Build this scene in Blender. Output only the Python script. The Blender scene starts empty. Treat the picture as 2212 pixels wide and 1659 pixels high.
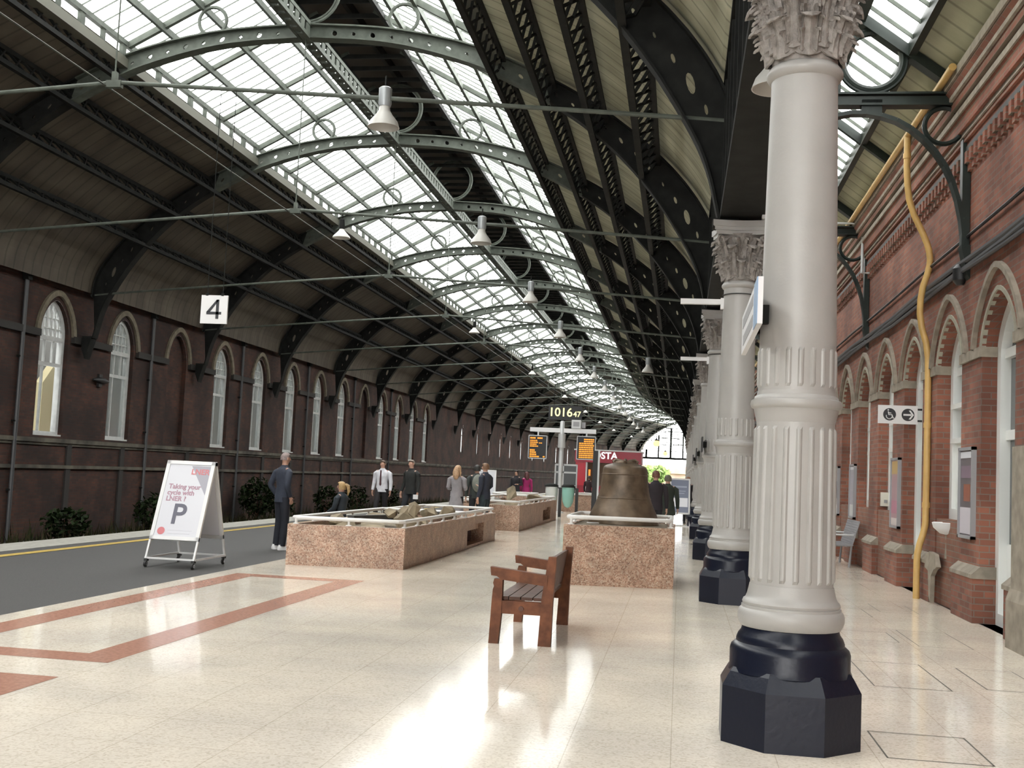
import bpy, bmesh, math, random
from mathutils import Vector, Matrix, Euler
random.seed(7)
PI = math.pi
scn = bpy.context.scene
COL = scn.collection

# ------------------------------------------------------------------ materials
MATS = {}
def mat(name, col, rough=0.6, metal=0.0, var=0.0, vscale=6.0, bump=0.0, bscale=40.0, col2=None, spec=None, emit=None, estr=1.0, coat=0.0):
    if name in MATS: return MATS[name]
    m = bpy.data.materials.new(name); m.use_nodes = True
    nt = m.node_tree; b = nt.nodes['Principled BSDF']
    b.inputs['Base Color'].default_value = (*col, 1); b.inputs['Roughness'].default_value = rough
    b.inputs['Metallic'].default_value = metal
    if spec is not None: b.inputs['Specular IOR Level'].default_value = spec
    if coat: b.inputs['Coat Weight'].default_value = coat; b.inputs['Coat Roughness'].default_value = 0.15
    if emit: b.inputs['Emission Color'].default_value = (*emit, 1); b.inputs['Emission Strength'].default_value = estr
    tc = nt.nodes.new('ShaderNodeTexCoord')
    if var or col2:
        n = nt.nodes.new('ShaderNodeTexNoise'); n.inputs['Scale'].default_value = vscale; n.inputs['Detail'].default_value = 5
        nt.links.new(tc.outputs['Object'], n.inputs['Vector'])
        r = nt.nodes.new('ShaderNodeValToRGB'); r.color_ramp.elements[0].position = .35; r.color_ramp.elements[1].position = .65
        c2 = col2 if col2 else tuple(min(1, c*(1+var)) for c in col)
        c1 = col if col2 else tuple(c*(1-var) for c in col)
        r.color_ramp.elements[0].color = (*c1, 1); r.color_ramp.elements[1].color = (*c2, 1)
        nt.links.new(n.outputs['Fac'], r.inputs['Fac']); nt.links.new(r.outputs['Color'], b.inputs['Base Color'])
    if bump:
        n = nt.nodes.new('ShaderNodeTexNoise'); n.inputs['Scale'].default_value = bscale; n.inputs['Detail'].default_value = 4
        nt.links.new(tc.outputs['Object'], n.inputs['Vector'])
        bp = nt.nodes.new('ShaderNodeBump'); bp.inputs['Strength'].default_value = bump; bp.inputs['Distance'].default_value = .02
        nt.links.new(n.outputs['Fac'], bp.inputs['Height']); nt.links.new(bp.outputs['Normal'], b.inputs['Normal'])
    MATS[name] = m
    return m

def brick_mat(name, c1, c2, mortar, dirt):
    m = bpy.data.materials.new(name); m.use_nodes = True; nt = m.node_tree; L = nt.links; N = nt.nodes
    b = N['Principled BSDF']; b.inputs['Roughness'].default_value = .85
    g = N.new('ShaderNodeNewGeometry'); sp = N.new('ShaderNodeSeparateXYZ'); L.new(g.outputs['Position'], sp.inputs[0])
    ad = N.new('ShaderNodeMath'); L.new(sp.outputs[0], ad.inputs[0]); L.new(sp.outputs[1], ad.inputs[1])
    cb = N.new('ShaderNodeCombineXYZ'); L.new(ad.outputs[0], cb.inputs[0]); L.new(sp.outputs[2], cb.inputs[1])
    br = N.new('ShaderNodeTexBrick'); L.new(cb.outputs[0], br.inputs['Vector'])
    br.inputs['Scale'].default_value = 1; br.inputs['Brick Width'].default_value = .235; br.inputs['Row Height'].default_value = .08
    br.inputs['Mortar Size'].default_value = .007; br.inputs['Color1'].default_value = (*c1, 1); br.inputs['Color2'].default_value = (*c2, 1); br.inputs['Mortar'].default_value = (*mortar, 1)
    n = N.new('ShaderNodeTexNoise'); n.inputs['Scale'].default_value = .9; n.inputs['Detail'].default_value = 6; L.new(g.outputs['Position'], n.inputs['Vector'])
    rp = N.new('ShaderNodeValToRGB'); rp.color_ramp.elements[0].position = .38; rp.color_ramp.elements[1].position = .66
    rp.color_ramp.elements[0].color = (*dirt, 1); rp.color_ramp.elements[1].color = (1, 1, 1, 1); L.new(n.outputs['Fac'], rp.inputs[0])
    mx = N.new('ShaderNodeMixRGB'); mx.blend_type = 'MULTIPLY'; mx.inputs[0].default_value = 1
    L.new(br.outputs['Color'], mx.inputs[1]); L.new(rp.outputs[0], mx.inputs[2]); L.new(mx.outputs[0], b.inputs['Base Color'])
    bp = N.new('ShaderNodeBump'); bp.inputs['Strength'].default_value = .5; bp.inputs['Distance'].default_value = .008; bp.invert = True
    L.new(br.outputs['Fac'], bp.inputs['Height']); L.new(bp.outputs['Normal'], b.inputs['Normal'])
    MATS[name] = m; return m

def floor_mat():
    m = bpy.data.materials.new('terrazzo'); m.use_nodes = True; nt = m.node_tree; L = nt.links; N = nt.nodes
    b = N['Principled BSDF']; g = N.new('ShaderNodeNewGeometry')
    v = N.new('ShaderNodeTexVoronoi'); v.inputs['Scale'].default_value = 70; L.new(g.outputs['Position'], v.inputs['Vector'])
    r = N.new('ShaderNodeValToRGB'); e = r.color_ramp.elements
    e[0].color = (.62, .545, .445, 1); e[1].color = (.82, .755, .655, 1); e[0].position = .0; e[1].position = .55
    L.new(v.outputs['Color'], r.inputs[0])
    n = N.new('ShaderNodeTexNoise'); n.inputs['Scale'].default_value = .8; n.inputs['Detail'].default_value = 4; L.new(g.outputs['Position'], n.inputs['Vector'])
    rr = N.new('ShaderNodeValToRGB'); rr.color_ramp.elements[0].color = (.86, .86, .87, 1); rr.color_ramp.elements[1].color = (1.05, 1.04, 1.02, 1); rr.color_ramp.elements[0].position = .35; rr.color_ramp.elements[1].position = .65
    L.new(n.outputs['Fac'], rr.inputs[0])
    mx = N.new('ShaderNodeMixRGB'); mx.blend_type = 'MULTIPLY'; mx.inputs[0].default_value = 1; L.new(r.outputs[0], mx.inputs[1]); L.new(rr.outputs[0], mx.inputs[2])
    br = N.new('ShaderNodeTexBrick'); L.new(g.outputs['Position'], br.inputs['Vector']); br.offset = 0
    br.inputs['Scale'].default_value = 1; br.inputs['Brick Width'].default_value = .61; br.inputs['Row Height'].default_value = .61; br.inputs['Mortar Size'].default_value = .0035
    br.inputs['Color1'].default_value = (1, 1, 1, 1); br.inputs['Color2'].default_value = (.96, .96, .96, 1); br.inputs['Mortar'].default_value = (.72, .69, .64, 1)
    m2 = N.new('ShaderNodeMixRGB'); m2.blend_type = 'MULTIPLY'; m2.inputs[0].default_value = .8; L.new(mx.outputs[0], m2.inputs[1]); L.new(br.outputs['Color'], m2.inputs[2])
    L.new(m2.outputs[0], b.inputs['Base Color'])
    n2 = N.new('ShaderNodeTexNoise'); n2.inputs['Scale'].default_value = 3; L.new(g.outputs['Position'], n2.inputs['Vector'])
    mr = N.new('ShaderNodeMapRange'); mr.inputs[3].default_value = .075; mr.inputs[4].default_value = .12; L.new(n2.outputs['Fac'], mr.inputs[0]); L.new(mr.outputs[0], b.inputs['Roughness'])
    b.inputs['Specular IOR Level'].default_value = .36
    MATS['terrazzo'] = m; return m

def boards_mat(name, c1, c2):
    m = bpy.data.materials.new(name); m.use_nodes = True; nt = m.node_tree; L = nt.links; N = nt.nodes
    b = N['Principled BSDF']; b.inputs['Roughness'].default_value = .8
    g = N.new('ShaderNodeNewGeometry')
    mp = N.new('ShaderNodeMapping'); mp.inputs['Scale'].default_value = (.6, 1.2, .6); L.new(g.outputs['Position'], mp.inputs[0])
    n = N.new('ShaderNodeTexNoise'); n.inputs['Scale'].default_value = 1.2; n.inputs['Detail'].default_value = 6; L.new(mp.outputs[0], n.inputs['Vector'])
    r = N.new('ShaderNodeValToRGB'); r.color_ramp.elements[0].color = (*c1, 1); r.color_ramp.elements[1].color = (*c2, 1); r.color_ramp.elements[0].position = .35; r.color_ramp.elements[1].position = .68
    L.new(n.outputs['Fac'], r.inputs[0])
    w = N.new('ShaderNodeTexWave'); w.bands_direction = 'Y'; w.inputs['Scale'].default_value = .72; L.new(g.outputs['Position'], w.inputs['Vector'])
    r2 = N.new('ShaderNodeValToRGB'); r2.color_ramp.elements[0].position = .0; r2.color_ramp.elements[1].position = .08; r2.color_ramp.elements[0].color = (.6, .6, .6, 1); r2.color_ramp.elements[1].color = (1, 1, 1, 1)
    L.new(w.outputs['Fac'], r2.inputs[0])
    mx = N.new('ShaderNodeMixRGB'); mx.blend_type = 'MULTIPLY'; mx.inputs[0].default_value = 1; L.new(r.outputs[0], mx.inputs[1]); L.new(r2.outputs[0], mx.inputs[2]); L.new(mx.outputs[0], b.inputs['Base Color'])
    MATS[name] = m; return m

def granite_mat():
    m = bpy.data.materials.new('pink_granite'); m.use_nodes = True; nt = m.node_tree; L = nt.links; N = nt.nodes
    b = N['Principled BSDF']; b.inputs['Roughness'].default_value = .45
    g = N.new('ShaderNodeNewGeometry')
    v = N.new('ShaderNodeTexVoronoi'); v.inputs['Scale'].default_value = 62; L.new(g.outputs['Position'], v.inputs['Vector'])
    r = N.new('ShaderNodeValToRGB'); e = r.color_ramp.elements
    e[0].color = (.20, .115, .075, 1); e[0].position = .05; e[1].color = (.46, .36, .28, 1); e[1].position = .9
    for p_, c in ((.3, (.33, .19, .135, 1)), (.5, (.42, .28, .20, 1)), (.7, (.36, .23, .165, 1))):
        x = e.new(p_); x.color = c
    sp = N.new('ShaderNodeSeparateColor'); L.new(v.outputs['Color'], sp.inputs[0]); L.new(sp.outputs[0], r.inputs[0])
    n = N.new('ShaderNodeTexNoise'); n.inputs['Scale'].default_value = 5; n.inputs['Detail'].default_value = 5; L.new(g.outputs['Position'], n.inputs['Vector'])
    rr = N.new('ShaderNodeValToRGB'); rr.color_ramp.elements[0].color = (.8, .78, .75, 1); rr.color_ramp.elements[1].color = (1.15, 1.12, 1.08, 1); rr.color_ramp.elements[0].position = .35; rr.color_ramp.elements[1].position = .65
    L.new(n.outputs['Fac'], rr.inputs[0])
    mx = N.new('ShaderNodeMixRGB'); mx.blend_type = 'MULTIPLY'; mx.inputs[0].default_value = 1; L.new(r.outputs[0], mx.inputs[1]); L.new(rr.outputs[0], mx.inputs[2]); L.new(mx.outputs[0], b.inputs['Base Color'])
    MATS['pink_granite'] = m; return m

def glass_mat(name, trans, tint, rough=.05, diff=(.5, .5, .5), fdiff=0.0):
    m = bpy.data.materials.new(name); m.use_nodes = True; nt = m.node_tree; L = nt.links; N = nt.nodes
    for n in list(N):
        if n.type == 'BSDF_PRINCIPLED': N.remove(n)
    out = [n for n in N if n.type == 'OUTPUT_MATERIAL'][0]
    t = N.new('ShaderNodeBsdfTransparent'); t.inputs[0].default_value = (*tint, 1)
    g = N.new('ShaderNodeBsdfGlossy'); g.inputs['Roughness'].default_value = rough; g.inputs[0].default_value = (.8, .8, .8, 1)
    mx = N.new('ShaderNodeMixShader'); mx.inputs[0].default_value = 1-trans; L.new(t.outputs[0], mx.inputs[1])
    if fdiff:
        d = N.new('ShaderNodeBsdfDiffuse'); d.inputs[0].default_value = (*diff, 1)
        m2 = N.new('ShaderNodeMixShader'); m2.inputs[0].default_value = fdiff; L.new(g.outputs[0], m2.inputs[1]); L.new(d.outputs[0], m2.inputs[2]); L.new(m2.outputs[0], mx.inputs[2])
    else: L.new(g.outputs[0], mx.inputs[2])
    L.new(mx.outputs[0], out.inputs[0]); MATS[name] = m; return m

def emis_mat(name, col, s):
    m = bpy.data.materials.new(name); m.use_nodes = True; nt = m.node_tree
    b = nt.nodes['Principled BSDF']; b.inputs['Base Color'].default_value = (0, 0, 0, 1)
    b.inputs['Emission Color'].default_value = (*col, 1); b.inputs['Emission Strength'].default_value = s
    MATS[name] = m; return m

M_floor = floor_mat(); M_granite = granite_mat()
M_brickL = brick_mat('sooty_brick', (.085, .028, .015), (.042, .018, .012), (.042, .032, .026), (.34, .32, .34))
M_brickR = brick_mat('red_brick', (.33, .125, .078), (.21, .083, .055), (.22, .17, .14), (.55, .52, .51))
M_boardsL = boards_mat('brown_ceiling_boards', (.062, .050, .038), (.105, .088, .064))  # browner boards; the left slope's shade is put into their colour too
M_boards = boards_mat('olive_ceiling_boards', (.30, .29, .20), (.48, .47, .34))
M_sky = glass_mat('roof_glass', .93, (.98, 1, .99), rough=.1)
M_frost = glass_mat('dirty_glass', .3, (.75, .8, .8), rough=.12, diff=(.20, .21, .20), fdiff=.85)
M_clear = glass_mat('clear_glass', .9, (.95, .97, .97))
M_dglass = mat('dark_glass', (.05, .055, .055), rough=.08)
M_red = mat('terracotta', (.43, .225, .165), rough=.2, var=.12, vscale=30)
M_asph = mat('asphalt', (.042, .040, .039), rough=.75, var=.2, vscale=60, bump=.35, bscale=160)
M_cope = mat('coping_stone', (.27, .262, .23), rough=.8, var=.15, vscale=8)
M_yellow = mat('yellow_paint', (.36, .25, .045), rough=.6, var=.2, vscale=12)
M_ballast = mat('ballast', (.075, .068, .058), rough=.95, var=.5, vscale=30, bump=1, bscale=25)
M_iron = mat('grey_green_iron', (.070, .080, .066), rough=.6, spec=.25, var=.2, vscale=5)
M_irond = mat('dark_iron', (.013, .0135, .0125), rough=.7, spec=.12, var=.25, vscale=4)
M_irong = mat('green_black_iron', (.013, .019, .016), rough=.45, spec=.3, var=.2, vscale=4)
M_white = mat('cream_white_paint', (.32, .31, .293), rough=.38, var=.04, vscale=3, bump=.05, bscale=60)
M_capital = mat('capital_paint', (.245, .222, .203), rough=.7, var=.22, vscale=14, bump=.6, bscale=45)
M_navy = mat('navy_gloss_paint', (.006, .008, .017), spec=.28, rough=.3, bump=.06, bscale=30)
M_stone = mat('weathered_stone', (.15, .128, .09), rough=.8, var=.22, vscale=6)
M_stoneR = mat('grey_stone', (.25, .215, .17), rough=.8, var=.2, vscale=6)
M_frame = mat('white_window_paint', (.50, .51, .50), rough=.45, var=.08, vscale=6)
M_frameR = mat('white_gloss_paint', (.72, .74, .72), rough=.35)
M_pipey = mat('ochre_pipe_paint', (.56, .36, .125), rough=.4, var=.08, vscale=5)
M_wood = mat('brown_timber', (.13, .046, .020), rough=.55, spec=.25, var=.3, vscale=9, bump=.1, bscale=25)
M_woodd = mat('dark_brown_timber', (.085, .040, .026), rough=.5, spec=.25, var=.2, vscale=9)
M_bronze = mat('weathered_bronze', (.12, .085, .055), rough=.42, metal=.35, var=.35, vscale=5, bump=.1, bscale=20)
M_rail = mat('white_rail_paint', (.66, .65, .63), rough=.3)
M_rock = mat('sandstone_rock', (.24, .195, .13), rough=.9, var=.3, vscale=4, bump=.5, bscale=8)
M_slab = mat('dark_slab', (.07, .068, .065), rough=.7, var=.2)
M_board = mat('white_board_paint', (.64, .64, .64), rough=.3)
M_poster = mat('poster_paper', (.72, .73, .78), rough=.35)
M_grey = mat('mid_grey', (.28, .28, .29), rough=.5)
M_lgrey = mat('light_grey_metal', (.50, .51, .51), rough=.4, metal=.2)
M_black = mat('matt_black', (.012, .012, .013), rough=.5)
M_rubber = mat('black_rubber', (.02, .02, .02), rough=.6)
M_chrome = mat('chrome', (.7, .7, .72), rough=.15, metal=1)
M_lamp = mat('lamp_shade_enamel', (.46, .45, .42), rough=.4)
M_lampbody = mat('lamp_gear_grey', (.33, .35, .36), rough=.4, metal=.3)
M_leaf = mat('dark_leaf', (.008, .015, .006), rough=.8, spec=.1, col2=(.025, .04, .014), vscale=9)
M_weed = mat('weed_leaf', (.016, .025, .010), rough=.8, spec=.1, col2=(.05, .042, .02), vscale=12)
M_orange = emis_mat('amber_led', (1, .36, .03), 1.3)
M_yled = emis_mat('yellow_led', (1, .92, .42), 1.6)
M_globe = emis_mat('warm_globe', (1, .78, .36), 1.5)
M_oglow = emis_mat('orange_lamp', (1, .25, .03), 1.6)
M_wlet = emis_mat('white_sign_letters', (1, 1, 1), 1.1)
M_ink = mat('dark_grey_ink', (.10, .10, .13), rough=.5)
M_pink = mat('faded_pink_ink', (.36, .22, .27), rough=.5)
M_redink = mat('red_ink', (.50, .16, .17), rough=.5)
M_black_ink = mat('black_ink', (.015, .016, .02), rough=.5)
M_costa = mat('crimson_panel', (.28, .012, .03), rough=.35)

# ------------------------------------------------------------------ the place: the hall runs straight, then bends to the right
SC, RC = 108.0, 320.0
def ang(s): return (s-SC)/RC if s > SC else 0.0
def cv(u, s):
    a = ang(s)
    if a == 0: return u, s
    return RC-(RC-u)*math.cos(a), SC+(RC-u)*math.sin(a)
def P3(u, s, z): x, y = cv(u, s); return Vector((x, y, z))

class MB:
    def __init__(s): s.v = []; s.f = []; s.sm = []; s.M = None
    def vert(s, p):
        p = Vector(p)
        if s.M is not None: p = s.M @ p
        s.v.append(p); return len(s.v)-1
    def verts(s, ps): return [s.vert(p) for p in ps]
    def face(s, idx, sm=False): s.f.append(tuple(idx)); s.sm.append(sm)
    def poly(s, pts, sm=False): s.face(s.verts(pts), sm)
    def box(s, a, b):
        x0, y0, z0 = a; x1, y1, z1 = b
        i = s.verts([(x0,y0,z0),(x1,y0,z0),(x1,y1,z0),(x0,y1,z0),(x0,y0,z1),(x1,y0,z1),(x1,y1,z1),(x0,y1,z1)])
        for q in ((0,3,2,1),(4,5,6,7),(0,1,5,4),(1,2,6,5),(2,3,7,6),(3,0,4,7)): s.face([i[k] for k in q])
        return s
    def cbox(s, c, d): return s.box([c[k]-d[k]/2 for k in range(3)], [c[k]+d[k]/2 for k in range(3)])
    def bar(s, p, q, w, h, up=(0,0,1)):
        p, q = Vector(p), Vector(q); d = (q-p).normalized(); up = Vector(up)
        r = d.cross(up)
        if r.length < 1e-4: r = d.cross(Vector((1,0,0)))
        r.normalize(); n = r.cross(d)
        o = [r*(-w/2)+n*(-h/2), r*(w/2)+n*(-h/2), r*(w/2)+n*(h/2), r*(-w/2)+n*(h/2)]
        i = s.verts([p+x for x in o]+[q+x for x in o])
        for k in ((3,2,1,0),(4,5,6,7),(0,1,5,4),(1,2,6,5),(2,3,7,6),(3,0,4,7)): s.face([i[t] for t in k])
        return s
    def path(s, pts, r, n=8, closed=False, caps=True):
        pts = [Vector(p) for p in pts]; m = len(pts); rings = []
        rr = r if isinstance(r, (list, tuple)) else [r]*m
        prev = None
        for k in range(m):
            if closed: d = pts[(k+1) % m]-pts[k-1]
            else: d = pts[min(k+1, m-1)]-pts[max(k-1, 0)]
            d.normalize()
            if prev is None:
                a = d.cross(Vector((0,0,1)))
                if a.length < 1e-3: a = d.cross(Vector((0,1,0)))
            else: a = prev-d*prev.dot(d)
            a.normalize(); prev = a; b = d.cross(a)
            rings.append(s.verts([pts[k]+(a*math.cos(2*PI*t/n)+b*math.sin(2*PI*t/n))*rr[k] for t in range(n)]))
        for k in range(m if closed else m-1):
            A, B = rings[k], rings[(k+1) % m]
            for t in range(n): s.face((A[t], A[(t+1) % n], B[(t+1) % n], B[t]), True)
        if caps and not closed: s.face(rings[0][::-1]); s.face(rings[-1])
        return s
    def lathe(s, prof, c=(0,0,0), n=24, rot=0.0, cap=True, smooth=True):
        rings = []
        for r, z in prof: rings.append(s.verts([(c[0]+r*math.cos(rot+2*PI*t/n), c[1]+r*math.sin(rot+2*PI*t/n), c[2]+z) for t in range(n)]))
        for k in range(len(prof)-1):
            A, B = rings[k], rings[k+1]
            for t in range(n): s.face((A[t], A[(t+1) % n], B[(t+1) % n], B[t]), smooth)
        if cap: s.face(rings[0][::-1]); s.face(rings[-1])
        return s
    def ring(s, c, R, r, axis='y', n=28, m=8, squash=1.0):
        pts = []
        for k in range(n):
            a = 2*PI*k/n; x, y = R*math.cos(a), R*math.sin(a)
            pts.append(Vector(c)+(Vector((x,0,y)) if axis == 'y' else Vector((x,y,0)) if axis == 'z' else Vector((0,x,y))))
        return s.path(pts, r, m, closed=True)
    def prism(s, poly, axis, a, b):
        """poly 2D extruded along axis ('x','y','z') from a to b"""
        def mk(p, t): return (t,p[0],p[1]) if axis == 'x' else (p[0],t,p[1]) if axis == 'y' else (p[0],p[1],t)
        A = s.verts([mk(p, a) for p in poly]); B = s.verts([mk(p, b) for p in poly]); n = len(poly)
        s.face(A[::-1]); s.face(B)
        for k in range(n): s.face((A[k], A[(k+1) % n], B[(k+1) % n], B[k]))
        return s
    def loft(s, rings, n=20):
        R_ = [s.verts([(c[0]+rx*math.cos(2*PI*k/n), c[1]+ry*math.sin(2*PI*k/n), c[2]) for k in range(n)]) for c, rx, ry in rings]
        for A, B in zip(R_, R_[1:]):
            for k in range(n): s.face((A[k], A[(k+1) % n], B[(k+1) % n], B[k]), True)
        s.face(R_[0][::-1]); s.face(R_[-1]); return s
    def sphere(s, c, r, n=12, m=8):
        rx, ry, rz = r if isinstance(r, (list, tuple)) else (r, r, r)
        prof = [(math.sin(PI*k/m), -math.cos(PI*k/m)) for k in range(m+1)]
        rings = []
        for q, z in prof[1:-1]: rings.append(s.verts([(c[0]+rx*q*math.cos(2*PI*t/n), c[1]+ry*q*math.sin(2*PI*t/n), c[2]+rz*z) for t in range(n)]))
        a = s.vert((c[0], c[1], c[2]-rz)); b = s.vert((c[0], c[1], c[2]+rz))
        for t in range(n):
            s.face((a, rings[0][(t+1) % n], rings[0][t]), True); s.face((b, rings[-1][t], rings[-1][(t+1) % n]), True)
        for k in range(len(rings)-1):
            for t in range(n): s.face((rings[k][t], rings[k][(t+1) % n], rings[k+1][(t+1) % n], rings[k+1][t]), True)
        return s
    def warp(s):
        """(u, s, z) vertices to the hall's real place"""
        s.v = [P3(*p) for p in s.v]; return s
    def mesh(s, name, m, fix=True):
        me = bpy.data.meshes.new(name); me.from_pydata([tuple(p) for p in s.v], [], s.f)
        if fix:
            bm = bmesh.new(); bm.from_mesh(me); bmesh.ops.remove_doubles(bm, verts=bm.verts, dist=1e-5)
            bmesh.ops.recalc_face_normals(bm, faces=bm.faces); bm.to_mesh(me); bm.free()
            if len(me.polygons) == len(s.sm): me.polygons.foreach_set('use_smooth', s.sm)
        else: me.polygons.foreach_set('use_smooth', s.sm)
        if m: me.materials.append(m)
        me.update()
        if any(s.sm): me.set_sharp_from_angle(angle=math.radians(38))
        return me
    def build(s, name, m, parent=None, fix=True, label=None):
        return link(name, s.mesh(name, m, fix), parent, label)
def link(name, me, parent=None, label=None):
    o = bpy.data.objects.new(name, me); COL.objects.link(o)
    if parent is not None: o.parent = parent
    if label: o['label'] = label
    return o
def tag(o, label, cat, group=None, kind=None):
    o['label'] = label; o['category'] = cat
    if group: o['group'] = group
    if kind: o['kind'] = kind
    return o
def struct(o): o['kind'] = 'structure'; return o
def thing(name, label, cat, loc=(0,0,0), rz=0.0, group=None):
    o = bpy.data.objects.new(name, None); COL.objects.link(o); o.location = loc; o.rotation_euler = (0,0,rz)
    o.empty_display_size = .2
    return tag(o, label, cat, group)
def at(o, u, s, z=0, rz=0.0):
    x, y = cv(u, s); o.location = (x, y, z); o.rotation_euler = (0,0,rz-ang(s)); return o
def kids(o): return [c for c in COL.objects if c.parent == o]
CH = {}
def copy_tree(o, parent=None):
    c = o.copy(); COL.objects.link(c); c.parent = parent
    for k in list(o.children): copy_tree(k, c)
    return c
ORD = 'zeroth first second third fourth fifth sixth seventh eighth ninth tenth eleventh twelfth thirteenth fourteenth fifteenth sixteenth seventeenth eighteenth nineteenth twentieth twenty-first twenty-second twenty-third twenty-fourth twenty-fifth twenty-sixth twenty-seventh twenty-eighth twenty-ninth thirtieth'.split()
def text_mesh(name, body, size, m, parent, loc, rot, depth=.002, bold=0.0, align='CENTER', xs=1.0, shear=0.0):
    cu = bpy.data.curves.new(name, 'FONT'); cu.body = body; cu.size = size; cu.align_x = align; cu.align_y = 'CENTER'; cu.extrude = depth; cu.offset = bold; cu.resolution_u = 4; cu.shear = shear
    t = bpy.data.objects.new('tmp_text', cu); COL.objects.link(t)
    dg = bpy.context.evaluated_depsgraph_get(); me = bpy.data.meshes.new_from_object(t.evaluated_get(dg)); bpy.data.objects.remove(t); me.name = name
    me.materials.clear(); me.materials.append(m)
    o = link(name, me, parent); o.location = loc; o.rotation_euler = rot; o.scale = (xs, 1, 1); return o

# ------------------------------------------------------------------ camera
F0, YAW, PIT, ROL = 2445.62, 0.150568, 0.077998, 0.046004
cy, sy = math.cos(YAW), math.sin(YAW)
fw = Vector((-sy*math.cos(PIT), cy*math.cos(PIT), math.sin(PIT))); rt = Vector((cy, sy, 0)); up = rt.cross(fw)
R2 = rt*math.cos(ROL)+up*math.sin(ROL); U2 = up*math.cos(ROL)-rt*math.sin(ROL)
cd = bpy.data.cameras.new('camera'); cam = bpy.data.objects.new('camera', cd); COL.objects.link(cam)
mm = Matrix(((R2.x, U2.x, -fw.x, 0), (R2.y, U2.y, -fw.y, 0), (R2.z, U2.z, -fw.z, 1.6), (0, 0, 0, 1)))
cam.matrix_world = mm; cd.sensor_width = 36; cd.lens = F0/2212*36; cd.clip_end = 900; cd.clip_start = .1
scn.camera = cam
# ------------------------------------------------------------------ sky and view
w = bpy.data.worlds.new('overcast_sky'); scn.world = w; w.use_nodes = True
nt = w.node_tree; bg = nt.nodes['Background']
bg.inputs[0].default_value = (1.0, .99, .975, 1); bg.inputs[1].default_value = 9.0
scn.view_settings.view_transform = 'Standard'; scn.view_settings.look = 'None'; scn.view_settings.exposure = 0.0; scn.view_settings.gamma = 1.0
scn.view_settings.use_curve_mapping = False
scn.cycles.use_denoising = True
scn.cycles.max_bounces = 8; scn.cycles.diffuse_bounces = 5; scn.cycles.glossy_bounces = 3; scn.cycles.transparent_max_bounces = 12
scn.cycles.sample_clamp_indirect = 8
# ------------------------------------------------------------------ cross-section of the hall (plane of one rib), measured from its middle line
UM = -8.7; S1, SB = 7.4846, 8.214
def CS(n): return S1+(n-1)*SB                      # s of the n-th column
SOF = [(9.13,5.1),(8.97,5.83),(8.81,6.25),(8.5,6.8),(8.1,7.42),(7.4,8.3),(6.5,9.1),(5.5,9.75),(4.2,10.4),(3.65,10.6),(2.6,10.9),(1.6,11.08),(0,11.16)]
EXT = [(9.25,6.35),(9.2,6.9),(8.95,7.4),(8.5,8.0),(7.95,8.55),(7.2,9.2),(6.3,9.8),(5.4,10.28),(4.25,10.8),(3.65,11.0),(2.6,11.24),(1.6,11.38),(0,11.46)]
def resample(tab, n):
    L = [0]
    for a, b in zip(tab, tab[1:]): L.append(L[-1]+math.dist(a, b))
    out = []
    for k in range(n+1):
        t = L[-1]*k/n; j = max(i for i in range(len(tab)-1) if L[i] <= t+1e-9)
        f = (t-L[j])/(L[j+1]-L[j]); out.append((tab[j][0]+(tab[j+1][0]-tab[j][0])*f, tab[j][1]+(tab[j+1][1]-tab[j][1])*f))
    return out
def smooth(t):
    o = [t[0]]
    for a, b in zip(t, t[1:]): o += [tuple(x*.75+y*.25 for x, y in zip(a, b)), tuple(x*.25+y*.75 for x, y in zip(a, b))]
    return o+[t[-1]]
SOFR = resample(smooth(SOF), 60); EXTR = resample(smooth(EXT), 60)
S_LIST = [-30, -20, -10, 0, 10, 20, 30, 45, 60, 80, 100]+[108+6*k for k in range(15)]
def sweep(name, profs, m, ss=None, parent=None, closed=False):
    mb = MB(); ss = ss or S_LIST
    for prof in (profs if isinstance(profs[0], list) else [profs]):
        rows = [mb.verts([(u, s_, z) for u, z in prof]) for s_ in ss]; n = len(prof)
        for A, B in zip(rows, rows[1:]):
            for k in range(n if closed else n-1): mb.face((A[k], A[(k+1) % n], B[(k+1) % n], B[k]))
        if closed: mb.face(rows[0][::-1]); mb.face(rows[-1])
    return mb.warp().build(name, m, parent)
def rect(u0, u1, z0, z1): return [(u0, z0), (u1, z0), (u1, z1), (u0, z1)]
def beams(name, rects, m, ss=None, parent=None):
    return sweep(name, [rect(*r) for r in rects], m, ss, parent, True)

# --- ground
struct(sweep('floor', [(-6.45, 0), (4.15, 0)], M_floor, [-14]+S_LIST[3:]))
struct(sweep('floor', [(-10.5, -.004), (-6.45, -.004)], M_asph))
struct(sweep('platform_edge', [(-11.2, -1.0), (-11.2, -.22), (-11.33, -.2), (-11.33, 0), (-10.5, 0), (-10.5, -.004)], M_cope))
struct(sweep('yellow_line', [(-10.15, .002), (-9.96, .002)], M_yellow))
struct(sweep('track_bed', [(-18.5, -.95), (-11.2, -.95)], M_ballast))
for k in range(2):
    mb = MB()
    for c in (-14.2-.72+k*1.44,):
        pass
for k, (u0, u1, s0, s1_) in enumerate(((-6.17, -4.3, 8.3, 15.5), (-6.17, -4.33, -1.0, 7.66), (-6.17, -4.3, 16.2, 17.1))):
    if k == 2: continue
    b_ = .34; mb = MB(); z = .0015
    o = [(u0, s0), (u1, s0), (u1, s1_), (u0, s1_)]; i = [(u0+b_, s0+b_), (u1-b_, s0+b_), (u1-b_, s1_-b_), (u0+b_, s1_-b_)]
    for q in range(4):
        a, c = o[q], o[(q+1) % 4]; d, e = i[(q+1) % 4], i[q]
        mb.poly([(a[0], a[1], z), (c[0], c[1], z), (d[0], d[1], z), (e[0], e[1], z)])
    struct(mb.build('trim_%d' % (k+1), M_red))
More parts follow.
